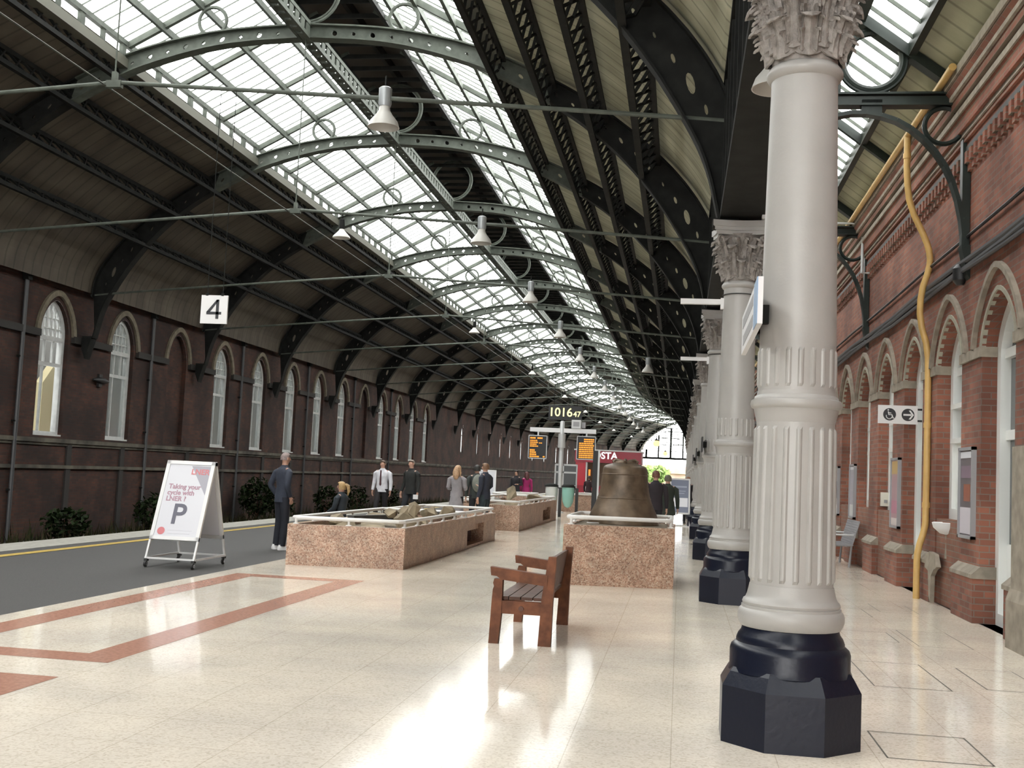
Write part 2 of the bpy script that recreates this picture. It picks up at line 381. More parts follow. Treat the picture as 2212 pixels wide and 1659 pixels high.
M_joint = mat('dark_joint', (.12, .11, .095), rough=.8)
for k, (u0, s0, wu, ws) in enumerate(((1.28, 7.2, .62, .75), (1.62, 9.75, .62, 1.35), (2.55, 9.95, .5, 1.1), (1.75, 12.6, .6, .8), (2.5, 12.4, .55, 1.3), (1.7, 14.9, .75, .9), (2.65, 15.6, .5, 1.0))):
    mb = MB(); t = .012; z = .0015
    for a in ((u0, s0, u0+wu, s0+t), (u0, s0+ws-t, u0+wu, s0+ws), (u0, s0, u0+t, s0+ws), (u0+wu-t, s0, u0+wu, s0+ws)):
        mb.poly([(a[0], a[1], z), (a[2], a[1], z), (a[2], a[3], z), (a[0], a[3], z)])
    struct(mb.build('trim_%d' % (k+3), M_joint))

# --- arched openings
def arch_pts(w, rise, e, n=22): return [(w*math.cos(PI*k/n)*-1, rise*max(0, 1-abs(math.cos(PI*k/n))**e)**(1/e)) for k in range(n+1)]
def outline(w, zs, zsp, rise, e, n=14): return [(-w, zs)]+[(x, zsp+z) for x, z in arch_pts(w, rise, e, n)]+[(w, zs)]
def wall_panel(mb, pos, a0, a1, z0, z1, c, w, zs, zsp, rise, e, depth, blank=False):
    ap = arch_pts(w, rise, e)
    def q(*p): mb.poly([pos(*t) for t in p])
    q((a0, z0, 0), (c-w, z0, 0), (c-w, z1, 0), (a0, z1, 0)); q((c+w, z0, 0), (a1, z0, 0), (a1, z1, 0), (c+w, z1, 0))
    if zs > z0: q((c-w, z0, 0), (c+w, z0, 0), (c+w, zs, 0), (c-w, zs, 0))
    for (x0, h0), (x1, h1) in zip(ap, ap[1:]): q((c+x0, zsp+h0, 0), (c+x1, zsp+h1, 0), (c+x1, z1, 0), (c+x0, z1, 0))
    ol = outline(w, zs, zsp, rise, e)
    for p, r in zip(ol, ol[1:]+ol[:1]): q((c+p[0], p[1], 0), (c+r[0], r[1], 0), (c+r[0], r[1], depth), (c+p[0], p[1], depth))
    if blank: q(*[(c+p[0], p[1], depth*.5) for p in ol])
def arch_band(mb, pos, c, w, zb, zsp, rise, e, off, wid, proj, n=26, legs=True):
    """raised stone band round an arch"""
    A = arch_pts(w+off, rise+off, e, n); B = arch_pts(w+off+wid, rise+off+wid, e, n)
    if legs: A = [(A[0][0], zb-zsp)]+A+[(A[-1][0], zb-zsp)]; B = [(B[0][0], zb-zsp)]+B+[(B[-1][0], zb-zsp)]
    for k in range(len(A)-1):
        a, b, d, f = A[k], A[k+1], B[k+1], B[k]
        for s_, t in ((-proj, True),): mb.poly([pos(c+x, zsp+z, -proj) for x, z in (a, b, d, f)])
        mb.poly([pos(c+a[0], zsp+a[1], -proj), pos(c+b[0], zsp+b[1], -proj), pos(c+b[0], zsp+b[1], .05), pos(c+a[0], zsp+a[1], .05)])
        mb.poly([pos(c+f[0], zsp+f[1], -proj), pos(c+d[0], zsp+d[1], -proj), pos(c+d[0], zsp+d[1], 0), pos(c+f[0], zsp+f[1], 0)])

# --- left wall
UL = -18.3
posL = lambda a, z, d: (UL-d, a, z)
WIN_L = [30.72+4.11*k for k in range(-1, 13)]      # k=-1 .. 12
BLANK = {3, 9}                                     # indices in WIN_L that are bricked up
FARW = [(94, .5), (101.5, .42), (108, .42), (114, .42), (119.5, .42), (125.5, .42), (132, .42), (138.5, .42), (145, .42), (151.5, .42), (158, .42), (164.5, .42), (171, .42), (177.5, .42)]
mb = MB(); hb = MB()
ZT = 7.0
def qL(a0, a1, z0=-.95, z1=ZT):
    ss = [a0]+[s_ for s_ in S_LIST if a0 < s_ < a1]+[a1]
    for p, q in zip(ss, ss[1:]): mb.poly([(UL, p, z0), (UL, q, z0), (UL, q, z1), (UL, p, z1)])
prev = -30
for i, c in enumerate(WIN_L):
    a0, a1 = c-2.0, c+2.0
    qL(prev, a0); wall_panel(mb, posL, a0, a1, -.95, ZT, c, .76, 2.05, 5.05, .98, 1.75, .32, i in BLANK); prev = a1
    arch_band(hb, posL, c, .76, 5.05, 5.05, .98, 1.75, .14, .17, .08)
for c, w_ in FARW:
    a0, a1 = c-1.2, c+1.2
    qL(prev, a0); wall_panel(mb, posL, a0, a1, -.95, ZT, c, w_, 3.1, 4.75, .75, 1.3, .3); prev = a1
qL(prev, 192)
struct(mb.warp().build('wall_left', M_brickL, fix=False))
struct(hb.warp().build('trim_20', M_stone, fix=True))
# string courses, imposts and eaves course
struct(beams('trim_21', [(UL, UL+.10, 1.86, 1.98), (UL, UL+.05, 1.78, 1.86), (UL, UL+.08, 1.1, 1.2), (UL, UL+.07, 6.62, 6.72), (UL, UL+.14, 6.72, 6.95)], mat('sooty_stone', (.04, .036, .03), rough=.85, col2=(.13, .117, .09), vscale=1.3), S_LIST[5:]))
mb = MB()
for i in range(len(WIN_L)-1): mb.box((UL, WIN_L[i]+.9, 4.88), (UL+.12, WIN_L[i+1]-.9, 5.08))
struct(mb.build('trim_22', mat('black_string_course', (.022, .02, .018), rough=.8)))
# added outer wall that shuts out the sky and dims the left windows
struct(beams('sky_screen_wall', [(-20.6, -20.3, -1, 7.4)], mat('sky_screen_grey', (.17, .17, .16), rough=.9), [18, 90]))

# --- left windows
def frame_path(mb, ol, wd, d0, d1, pos):
    """rectangular frame member following outline ol (list of (a,z)), width wd inward, from depth d0 to d1"""
    cx = 0; n = len(ol)
    zc = (min(z for _, z in ol)+max(z for _, z in ol))/2
    wmax = max(a for a, _ in ol); zmin = min(z for _, z in ol); zmax = max(z for _, z in ol)
    inn = []
    for a, z in ol:
        aa = a*(wmax-wd)/wmax
        zz = zmin+wd if z <= zmin+1e-6 else z-wd*max(0, (z-zmin)/(zmax-zmin)-.55)*2.2
        inn.append((aa, zz))
    for k in range(n):
        a, b, c, d = ol[k], ol[(k+1) % n], inn[(k+1) % n], inn[k]
        mb.poly([pos(*a, d0), pos(*b, d0), pos(*c, d0), pos(*d, d0)]); mb.poly([pos(*d, d0), pos(*c, d0), pos(*c, d1), pos(*d, d1)])
    return inn
def zarch(x, w, zsp, rise, e): return zsp+rise*max(0, 1-(abs(x)/w)**e)**(1/e)
pW = lambda a, z, d: (-d, a, z)
olW = outline(.76, 2.05, 5.05, .98, 1.75)
fm = MB(); inn = frame_path(fm, olW, .13, .13, .3, pW)
fm.box((-.26, -.66, 4.84), (-.10, .66, 4.97)); fm.box((-.24, -.66, 4.10), (-.13, .66, 4.2)); fm.box((-.3, -.8, 2.02), (-.02, .8, 2.1))
for x in (-.22, .22): fm.box((-.22, x-.025, 4.2), (-.15, x+.025, 4.86))
fm.box((-.22, -.28, 2.1), (-.15, -.23, 4.12))
for k in range(-2, 3):
    x = k*.22; fm.box((-.22, x-.018, 4.95), (-.16, x+.018, zarch(x, .72, 5.05, .9, 1.75)))
for z in (5.2, 5.5): fm.box((-.22, -.64, z-.015), (-.16, .64, z+.015))
frame_me = fm.mesh('window_frame', M_frame)
gm = MB(); gm.poly([pW(a, z, .2) for a, z in inn]); glass_me = gm.mesh('window_glass', M_frost)
gm2 = MB(); gm2.poly([pW(a, z, .2) for a, z in inn]); glass_me2 = gm2.mesh('window_glass', M_clear)
wn = 0
for i, c in enumerate(WIN_L):
    if i in BLANK: continue
    wn += 1
    o = bpy.data.objects.new('window_%d' % wn, frame_me); COL.objects.link(o); at(o, UL, c); struct(o)
    link('window_glass', glass_me2 if i == 1 else glass_me, o)
for c, w_ in FARW:
    wn += 1; ol = outline(w_, 3.1, 4.75, .75, 1.3); fm = MB(); inn = frame_path(fm, ol, .07, .12, .25, pW)
    fm.box((-.22, -w_, 4.5), (-.12, w_, 4.58)); fm.box((-.22, -.02, 3.1), (-.15, .02, 4.6))
    o = fm.build('window_%d' % wn, M_frame); at(o, UL, c); struct(o)
    g_ = MB(); g_.poly([pW(a, z, .19) for a, z in inn]); g_.build('window_glass', M_clear, o)
# a cream gabled house seen through the first window
hs = thing('house', 'cream gabled house seen through the leftmost arched window', 'house', (-19.95, 33.75, 0))
mb = MB(); mb.prism([(-.75, -.9), (.32, -.9), (.32, 3.75), (-.12, 4.4), (-.75, 3.75)], 'x', 0, -.25); mb.build('house_wall', mat('cream_render', (.42, .37, .22), rough=.8), hs)
for z in (2.75, 3.25): MB().box((0, -.08, z), (.03, .26, z+.32)).build('house_window', M_grey, hs)

# --- right wall
UR = 3.72
posR = lambda a, z, d: (UR+d, a, z)
OPN = [14.22+2.49*k for k in range(-2, 20)]
mb = MB(); hood = MB(); st = MB(); imp = MB(); pl = MB(); plt = MB()
ZR = 7.25
for c in OPN:
    wall_panel(mb, posR, c-1.245, c+1.245, 0, ZR, c, .74, 0, 3.45, .62, 1.55, .36)
    arch_band(hood, posR, c, .74, 3.46, 3.45, .62, 1.55, .27, .075, .06)
    arch_band(st, posR, c, .74, 3.46, 3.45, .62, 1.55, -.002, .055, .02)
    p0, p1 = c+.74, c+1.75                           # pier after this opening
    imp.box((UR-.035, p0-.02, 3.33), (UR+.3, p1+.02, 3.46))
    pl.box((UR-.09, p0-.05, 0), (UR+.30, p1+.05, .55)); 
    plt.prism([(UR-.11, .55), (UR+.3, .55), (UR+.3, .7), (UR, .7), (UR-.11, .6)], 'y', p0-.07, p1+.07)
a = OPN[-1]+1.245
for p, q in zip([a]+S_LIST[9:], S_LIST[9:]):
    if q > p: mb.poly([(UR, p, 0), (UR, q, 0), (UR, q, ZR), (UR, p, ZR)])
mb.poly([(UR, OPN[0]-1.245, 0), (UR, OPN[0]-1.245, ZR), (UR, -30, ZR), (UR, -30, 0)])
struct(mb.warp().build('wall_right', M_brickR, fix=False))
struct(hood.build('trim_23', M_stoneR)); struct(st.build('trim_24', mat('pale_stone', (.33, .315, .25), rough=.7, var=.12, vscale=5)))
struct(imp.build('trim_25', M_stoneR)); struct(pl.build('baseboard_right', M_brickR)); struct(plt.build('trim_26', M_stoneR))
# near grey stone pier at the frame's right edge
struct(MB().box((UR-.22, 11.8, 0), (UR+.2, 12.78, 2.12)).prism([(UR-.26, 0), (UR+.2, 0), (UR+.2, .62), (UR-.22, .62), (UR-.26, .5)], 'y', 11.75, 12.82).build('trim_27', M_stoneR))
# corbelled brick cornice with dentils
mb = MB()
pr_ = [(UR+.1, 6.15), (UR-.06, 6.15), (UR-.06, 6.3), (UR-.1, 6.3), (UR-.1, 6.42), (UR-.17, 6.42), (UR-.17, 6.55), (UR-.2, 6.6), (UR-.2, 6.72), (UR-.26, 6.72), (UR-.26, 6.85), (UR-.34, 6.95), (UR-.34, 7.1), (UR+.1, 7.1)]
ss = [-10, 100]; rows = [mb.verts([(u, s_, z) for u, z in pr_]) for s_ in ss]
for k in range(len(pr_)): mb.face((rows[0][k], rows[0][(k+1) % len(pr_)], rows[1][(k+1) % len(pr_)], rows[1][k]))
s_ = 10.0
while s_ < 45:
    mb.box((UR-.09, s_, 6.0), (UR+.02, s_+.11, 6.16)); mb.box((UR-.05, s_+.0, 5.9), (UR+.02, s_+.11, 6.0)); s_ += .23
struct(mb.build('trim_28', brick_mat('cornice_brick', (.27, .10, .06), (.22, .075, .05), (.2, .16, .12), (.5, .47, .42)), fix=False))
struct(beams('trim_50', [(UR-.125, UR, 6.36, 6.43), (UR-.225, UR, 6.6, 6.68), (UR-.37, UR, 6.98, 7.1), (UR-.30, UR, 6.84, 6.9)], M_stoneR, [-10, 60]))
struct(beams('trim_51', [(UR-.07, UR, 6.16, 6.24)], M_slab, [-10, 60]))
# openings: doors and windows
olR = outline(.74, 0, 3.45, .62, 1.55); pR = lambda a, z, d: (d, a, z)
def open_frame(name, kind):
    fm = MB(); ol = olR if kind == 'door' else outline(.74, 1.22, 3.45, .62, 1.55)
    inn = frame_path(fm, ol, .15, .19, .36, pR)
    fm.box((.24, -.66, 3.3), (.34, .66, 3.42))
    if kind == 'door':
        fm.box((.26, -.66, 2.28), (.35, .66, 2.4)); fm.box((.28, -.05, 0), (.34, .05, 2.3)); fm.box((.29, -.64, 0), (.34, .64, 1.0))
    else:
        for z in (2.35, 2.85): fm.box((.18, -.7, z-.035), (.34, .7, z+.035))
        for x in (-.24, .24): fm.box((.27, x-.02, 2.3), (.33, x+.02, 3.9))
        fm.box((.25, -.68, 1.25), (.31, .68, 2.33))
    return fm.mesh(name, M_frameR), inn
dm, dinn = open_frame('door_frame', 'door'); wm, winn = open_frame('window_frame', 'window')
def pane(inn, d): g_ = MB(); g_.poly([pR(a, z, d) for a, z in inn]); return g_.mesh('window_glass', M_dglass)
dp_, wp_ = pane(dinn, .315), pane(winn, .315)
dn = 0; kinds = 'dddwdwwwdwwdwwdwwwdwww'
sillm = MB(); 
for i, c in enumerate(OPN):
    if kinds[i] == 'd': dn += 1; o = bpy.data.objects.new('door_%d' % dn, dm); g_ = dp_
    else: wn += 1; o = bpy.data.objects.new('window_%d' % wn, wm); g_ = wp_
    COL.objects.link(o); at(o, UR, c); struct(o); link('glass_pane', g_, o)
    if kinds[i] == 'w': sillm.box((UR+.02, c-.74, 0), (UR+.36, c+.74, 1.22))
struct(sillm.build('trim_29', brick_mat('apron_brick', (.30, .13, .085), (.24, .11, .07), (.24, .19, .16), (.6, .57, .54)), fix=False))

# --- roofs
prL = [(UM-9.62, 6.85)]+[(UM-d-.05, z+.12) for d, z in EXTR if d > 4.4]+[(UM-4.4, 10.86)]
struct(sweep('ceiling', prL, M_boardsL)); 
prR = [(UM+9.62, 6.95), (UM+9.3, 7.15)]+[(UM+d+.05, z+.12) for d, z in EXTR if 4.4 < d < 9.1]+[(UM+4.4, 10.86)]
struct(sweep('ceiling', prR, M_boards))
sk = sweep('skylight', [[(UM-4.28, 11.1), (UM-.74, 13.0)], [(UM+4.28, 11.1), (UM+.74, 13.0)], [(UM-4.33, 10.7), (UM-4.3, 11.08)], [(UM+4.33, 10.7), (UM+4.3, 11.08)]], M_sky); struct(sk)
mb = MB()
def slope_z(d): return 13.0-(d-.74)*(1.9/3.54)
s_ = CS(0); k = 0
while s_ < 190:
    main = k % 3 == 0
    hw, hh = (.055, .14) if main else (.05, .11)
    for sg in (-1, 1):
        a = (UM+sg*4.28, s_, 11.04); b = (UM+sg*.74, s_, 12.94)
        mb.bar(a, b, hw*2, hh)
    s_ += SB/3; k += 1
mb.warp().build('rafter', M_iron, sk)
mb = MB(); s_ = 4.0
while s_ < 75:
    for sg in (-1, 1): mb.bar((UM+sg*4.28, s_, 11.11), (UM+sg*.74, s_, 13.01), .016, .03)
    s_ += SB/18
mb.warp().build('glazing_bar', M_iron, sk)
rr = []
for sg in (-1, 1):
    for d in (3.42, 2.5, 1.55): u = UM+sg*d; z = slope_z(d); rr.append((u-.04, u+.04, z-.2, z-.04))
    u = UM+sg*4.3; rr += [(u-.06, u+.06, 11.0, 11.12)]
beams('purlin', rr, M_iron, None, sk)
beams('curb', [(UM-4.52, UM-4.24, 10.5, 10.72), (UM+4.24, UM+4.52, 10.5, 10.72)], mat('curb_paint', (.115, .115, .09), rough=.6), None, sk)
mb = MB(); s_ = 0.0; k = 0
while s_ < 110:
    mb.cbox((UM-4.31, s_, 10.87), (.10, .16 if k % 2 == 0 else .07, .36))
    for a in (0, 1, 2):
        y0 = s_+a*SB/27
        for za, zb in ((10.7, 11.04), (11.04, 10.7)): mb.bar((UM+4.3, y0, za), (UM+4.3, y0+SB/27, zb), .03, .045, up=(1, 0, 0))
    s_ += SB/9; k += 1
mb.warp().build('louvre_post', M_iron, sk)
# ridge ventilator
rv = sweep('ridge_ventilator', [[(UM-1.0, 12.83), (UM, 13.36), (UM+1.0, 12.83)]], mat('ridge_boards', (.03, .023, .017), rough=.9)); struct(rv)
beams('ridge_beam', [(UM-1.04, UM-.94, 12.70, 12.84), (UM+.94, UM+1.04, 12.70, 12.84), (UM-.06, UM+.06, 13.05, 13.3)], M_irond, None, rv)
mb = MB(); s_ = 2.0
while s_ < 110:
    mb.bar((UM-.92, s_, 12.82), (UM+.92, s_, 12.82), .05, .12); s_ += SB/9
mb.warp().build('ridge_louvre', M_irond, rv)
# crown girder along the tops of the arches, perforated
mb = MB(); s0 = CS(0)
for sg in (-1, 1): 
    rows = []
    for z0, z1 in ((11.12, 11.2), (11.42, 11.5)):
        for p, q in zip(S_LIST[3:], S_LIST[4:]): mb.bar((UM+sg*.11, p, (z0+z1)/2), (UM+sg*.11, q, (z0+z1)/2), .06, .09)
s_ = 0.0
while s_ < 110:
    for sg in (-1, 1): mb.cbox((UM+sg*.11, s_, 11.31), (.03, .24, .3))
    mb.cbox((UM, s_, 11.16), (.25, .24, .03)); mb.cbox((UM, s_, 11.46), (.25, .24, .03)); s_ += .37
struct(mb.warp().build('crown_girder', M_iron))
# lattice purlins over both side slopes
for j, (d, z) in enumerate(((4.55, 10.62), (5.7, 10.02), (6.85, 9.25), (8.0, 8.32))):
    for sg in (-1, 1):
        mb = MB(); u = UM+sg*d; hgt = .46; ja = [k for k in range(len(EXT)-1) if EXT[k+1][0] <= d <= EXT[k][0]][0]; tx, tz = EXT[ja+1][0]-EXT[ja][0], EXT[ja+1][1]-EXT[ja][1]; tl = math.hypot(tx, tz); nu, nz = -sg*tz/tl, tx/tl
        for p, q in zip(S_LIST[3:], S_LIST[4:]):
            for zz in (0, hgt): mb.bar((u+nu*zz, p, z+nz*zz), (u+nu*zz, q, z+nz*zz), .12, .10)
        s_ = 0.0
        while s_ < 95:
            for a, b in ((0, hgt), (hgt, 0)): mb.bar((u+nu*a, s_, z+nz*a), (u+nu*b, s_+.55, z+nz*b), .035, .05, up=(nz, 0, -nu))
            s_ += .55
        struct(mb.warp().build('lattice_purlin', M_irond, fix=False))
struct(beams('wall_plate', [(UM-9.55, UM-9.3, 6.95, 7.15), (UM-9.1, UM-8.98, 7.55, 7.75)], M_irond))
# plate girder carried by the columns
gd = beams('column_girder', [(.5, .56, 5.3, 7.2), (.88, .94, 5.3, 7.2), (.42, 1.02, 5.2, 5.3), (.42, 1.02, 7.15, 7.25)], M_irond); struct(gd)
mb = MB(); s_ = 0.0
while s_ < 110:
    mb.cbox((.47, s_, 6.2), (.08, .06, 1.8)); mb.cbox((.97, s_, 6.2), (.08, .06, 1.8)); s_ += SB/8
mb.warp().build('stiffener', M_irond, gd)
# side aisle roof
struct(sweep('ceiling', [[(3.8, 6.98), (2.93, 7.64)], [(1.35, 7.49), (.94, 7.2)]], M_boards))
ask = sweep('skylight', [[(2.95, 7.62), (2.25, 8.15)], [(2.25, 8.15), (1.33, 7.48)]], M_sky); struct(ask)
mb = MB(); s_ = 2.0
while s_ < 70: mb.bar((2.95, s_, 7.61), (2.25, s_, 8.14), .022, .05); mb.bar((1.34, s_, 7.47), (2.2, s_, 8.12), .022, .05); s_ += SB/16
mb.build('glazing_bar', M_iron, ask)
beams('purlin', [(2.88, 2.98, 7.5, 7.7), (2.12, 2.3, 7.98, 8.22), (1.28, 1.4, 7.36, 7.54), (3.6, 3.75, 6.95, 7.12)], M_irong, None, ask)
mb = MB(); s_ = CS(0)+SB/2
while s_ < 100: mb.bar((3.7, s_, 6.98), (.95, s_, 9.06) if False else (2.2, s_, 8.12), .1, .14); s_ += SB/2
mb.build('rafter', M_irong, ask)

# --- far end: glazed screen under the last arch and the open air beyond
gs = bpy.data.objects.new('wall_far', None); COL.objects.link(gs); at(gs, 0, 191.6); struct(gs)
scr = [(UM-d, z) for d, z in SOFR if z > 5.4]; scr = scr+[(2*UM-u, z) for u, z in reversed(scr[:-1])]
scr = [(scr[0][0], 5.3)]+scr+[(scr[-1][0], 5.3)]
g_ = MB(); g_.poly([(u, 0, z) for u, z in scr]); g_.build('screen_glass', M_clear, gs)
def zs_at(u):
    d = abs(u-UM)
    for (d0, z0), (d1, z1) in zip(SOFR, SOFR[1:]):
        if d1 <= d <= d0: return z0+(z1-z0)*(d0-d)/max(1e-6, d0-d1)
    return 5.3
mb = MB(); mb.box((-18.2, -.2, 5.0), (.6, .2, 5.35))
for k in range(9): u = -17.3+2.13*k; mb.cbox((u, 0, (5.3+zs_at(u))/2), (.2 if k % 2 else .3, .25, zs_at(u)-5.3))
for z in (6.4, 7.5, 8.6, 9.7):
    us = [u for u in [x*.1 for x in range(-180, 6)] if zs_at(u) > z]; mb.cbox(((us[0]+us[-1])/2, 0, z), (us[-1]-us[0], .15, .1))
mb.build('screen_frame', M_irond, gs)
gr = MB(); x, y = cv(0, 235)
gr.poly([(x-120, 205, -.3), (x+150, 205, -.3), (x+150, 420, -.3), (x-120, 420, -.3)])
M_grass = mat('grass', (.10, .17, .05), rough=.9, var=.3, vscale=2)
struct(gr.build('ground', M_grass))
struct(MB().box((-20, 330, -.3), (110, 345, 3.4)).prism([(-22, 3.4), (112, 3.4), (104, 5.6), (-14, 5.6)], 'y', 329, 346).build('boundary_building', mat('pale_brick', (.36, .24, .20), rough=.9, var=.15, vscale=.5)))
# ------------------------------------------------------------------ arched ribs, one per column
def rib_pt(q, v):
    """q in [-1,1] along the arch (-1 left spring), v 0 soffit .. 1 extrados"""
    t = (1-abs(q))*60; j = min(59, int(t)); f = t-j
    a = [SOFR[j][k]+(SOFR[j+1][k]-SOFR[j][k])*f for k in (0, 1)]; b = [EXTR[j][k]+(EXTR[j+1][k]-EXTR[j][k])*f for k in (0, 1)]
    d, z = a[0]+(b[0]-a[0])*v, a[1]+(b[1]-a[1])*v
    return (UM+(d if q > 0 else -d), z)
def make_rib():
    t = thing('roof_arch', 'x', 'roof arch')
    N = 52; th = .02; webs = {'crown_web': MB(), 'haunch_web': MB()}
    for k in range(N):
        q0, q1 = -1+2*k/N, -1+2*(k+1)/N; qm = (q0+q1)/2
        c0, c1 = rib_pt(q0, .5), rib_pt(q1, .5); e0, e1 = rib_pt(qm, 0), rib_pt(qm, 1)
        L = math.dist(c0, c1); H = math.dist(e0, e1)
        crown = abs(qm) < .43; web = webs['crown_web' if abs(qm) < .5 else 'haunch_web']  # haunch cells take the dark iron: their shade is put into the colour
        r = (.062 if k % 2 else .045) if crown else (.06 if k % 2 else .042)
        if abs(rib_pt(qm, .5)[1]-7.2) < .17: r = .125
        elif abs(qm) > .93: r = 0
        if crown and abs(qm) < .05: r = 0
        rx, ry = r/(L/2), r/(H/2); m = 12
        def mp(a, b): u, z = rib_pt(q0+(a+1)/2*(q1-q0), (b+1)/2); return u, z
        if r == 0:
            for y in (-th, th): web.poly([(lambda p: (p[0], y, p[1]))(mp(a, b)) for a, b in ((-1,-1),(1,-1),(1,1),(-1,1))])
            continue
        sqs, crs = [], []
        for i in range(m):
            an = 2*PI*(i+.5)/m; ca, sa = math.cos(an), math.sin(an); mx = max(abs(ca), abs(sa)); sqs.append(mp(ca/mx, sa/mx)); rk = 1.0
            if k % 4 == 2 and crown: rk = 1.35 if i % 2 else .6      # star-shaped holes between the round ones
            crs.append(mp(rx*ca*rk, ry*sa*rk))
        for y in (-th, th):
            A = web.verts([(u, y, z) for u, z in sqs]); B = web.verts([(u, y, z) for u, z in crs])
            for i in range(m): web.face((A[i], A[(i+1) % m], B[(i+1) % m], B[i]))
            cor = [(1, 1), (-1, 1), (-1, -1), (1, -1)]
            for ci, (ca, cb) in enumerate(cor):
                i = (ci*3+1); C = web.vert((mp(ca, cb)[0], y, mp(ca, cb)[1])); web.face((A[i], C, A[(i+1) % m]))
        for i in range(m):
            a, b = crs[i], crs[(i+1) % m]; web.poly([(a[0], -th, a[1]), (b[0], -th, b[1]), (b[0], th, b[1]), (a[0], th, a[1])])
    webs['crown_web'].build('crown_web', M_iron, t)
    hw = webs['haunch_web']; nf = len(hw.f)
    for sg in (-1, 1):
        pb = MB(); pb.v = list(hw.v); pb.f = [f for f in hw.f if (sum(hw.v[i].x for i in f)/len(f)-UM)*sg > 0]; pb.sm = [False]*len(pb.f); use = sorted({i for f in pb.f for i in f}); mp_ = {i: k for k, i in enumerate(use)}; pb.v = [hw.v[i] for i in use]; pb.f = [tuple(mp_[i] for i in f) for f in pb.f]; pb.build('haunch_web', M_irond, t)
    for nm, v, w_, h_ in (('lower_flange', 0, .30, .035), ('upper_flange', 1, .30, .035)):
      for qa, qb, fm_ in ((-1, -.5, M_irond), (-.5, .5, M_iron), (.5, 1, M_irond)):  # haunch flanges darkened like the webs, shade carried by the colour
        fl = MB(); ps = [rib_pt(qa+(qb-qa)*k/40, v) for k in range(41)]
        rows = []
        for k, (u, z) in enumerate(ps):
            a, b = ps[max(0, k-1)], ps[min(40, k+1)]; dx, dz = b[0]-a[0], b[1]-a[1]; l = math.hypot(dx, dz); nx, nz = -dz/l*h_/2, dx/l*h_/2
            rows.append(fl.verts([(u-nx, -w_/2, z-nz), (u-nx, w_/2, z-nz), (u+nx, w_/2, z+nz), (u+nx, -w_/2, z+nz)]))
        for A, B in zip(rows, rows[1:]):
            for i in range(4): fl.face((A[i], A[(i+1) % 4], B[(i+1) % 4], B[i]))
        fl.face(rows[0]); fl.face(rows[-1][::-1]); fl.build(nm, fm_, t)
    rg = MB(); rg.ring((UM, 0, 12.25), .74, .035, 'y', 36, 6); rg.ring((UM, 0, 12.25), .68, .03, 'y', 36, 6); rg.build('ring', M_iron, t)
    for sg in (-1, 1): MB().ring((UM+sg*2.25, 0, 11.6), .33, .045, 'y', 28, 6).build('ring', M_iron, t)
    for sg in (-1, 1):
        cb = MB(); cb.prism([(UM+sg*9.13, 5.15), (UM+sg*9.45, 5.15), (UM+sg*9.45, 4.75), (UM+sg*9.33, 4.45), (UM+sg*9.22, 4.85)], 'y', -.16, .16) if sg < 0 else cb.cbox((UM+9.2, 0, 5.16), (.35, .34, .1))
        cb.build('corbel', M_irond, t)
    return t
rib0 = make_rib()
NR = 23
for n in range(2, NR+1):
    o = rib0 if n == 2 else copy_tree(rib0)
    o['label'] = 'pierced grey-green iron roof arch springing from the %s white column' % ORD[n] if n <= 9 else 'distant pierced iron roof arch, %s of the row counted from the near end' % ORD[n-1]
    o['group'] = 'iron roof arches'; at(o, 0, CS(n))
# ------------------------------------------------------------------ bowed tie rods with king rods
def make_tie():
    t = thing('tie_rod', 'x', 'tie rod')
    def half(sg, e, z1):
        pts = []
        for k in range(13):
            f = k/12; u = e+(UM-e)*f; z = z1+(7.23-z1)*(f**.92); pts.append((u, 0, z))
        return pts
    pts = half(-1, -18.05, 6.42)+half(1, .5, 6.62)[::-1][1:]
    m = MB(); m.path(pts, .034, 8); m.build('rod', M_iron, t)
    m = MB(); m.path([(UM, 0, 7.2), (UM, 0, 11.15)], .014, 6); m.build('king_rod', M_iron, t)
    m = MB(); m.cbox((UM, 0, 7.2), (.24, .09, .11)); m.cbox((UM, 0, 7.29), (.07, .08, .2)); m.build('coupling', M_iron, t)
    return t
tie0 = make_tie()
for n in range(2, NR+1):
    o = tie0 if n == 2 else copy_tree(tie0)
    o['label'] = 'thin bowed iron tie rod across the hall, %s counted from the camera' % ORD[n-1] if n > 2 else 'nearest bowed iron tie rod, the one carrying the number 4 sign'
    o['group'] = 'iron tie rods'; at(o, 0, CS(n))
mb = MB(); mb.path([P3(UM-.12, s_, 7.17) for s_ in [2]+[CS(n) for n in range(1, 20)]], .014, 5)
tag(mb.build('steel_cable', M_iron), 'thin steel cable running lengthwise through the tie rod couplings', 'cable')

# ------------------------------------------------------------------ columns
UC = .724
def fluted(z0, z1, r0, r1, nf=20, proj=.014):
    """drum with raised rounded reeds, stopped at both ends"""
    mb = MB(); n = nf*8; rows = []
    zz = [z0, z0+.03, z0+.05]+[z0+.05+(z1-z0-.1)*k/4 for k in range(1, 4)]+[z1-.05, z1-.03, z1]
    for i, z in enumerate(zz):
        f = (z-z0)/(z1-z0); r = r0+(r1-r0)*f; row = []
        for k in range(n):
            ph = k % 8; a = 2*PI*k/n
            amp = {0: 1, 1: .8, 7: .8}.get(ph, 0) if 1 < i < len(zz)-2 else 0
            row.append(((r+proj*amp)*math.cos(a), (r+proj*amp)*math.sin(a), z))
        rows.append(mb.verts(row))
    for A, B in zip(rows, rows[1:]):
        for k in range(n): mb.face((A[k], A[(k+1) % n], B[(k+1) % n], B[k]), False)
    mb.face(rows[0][::-1]); mb.face(rows[-1]); return mb
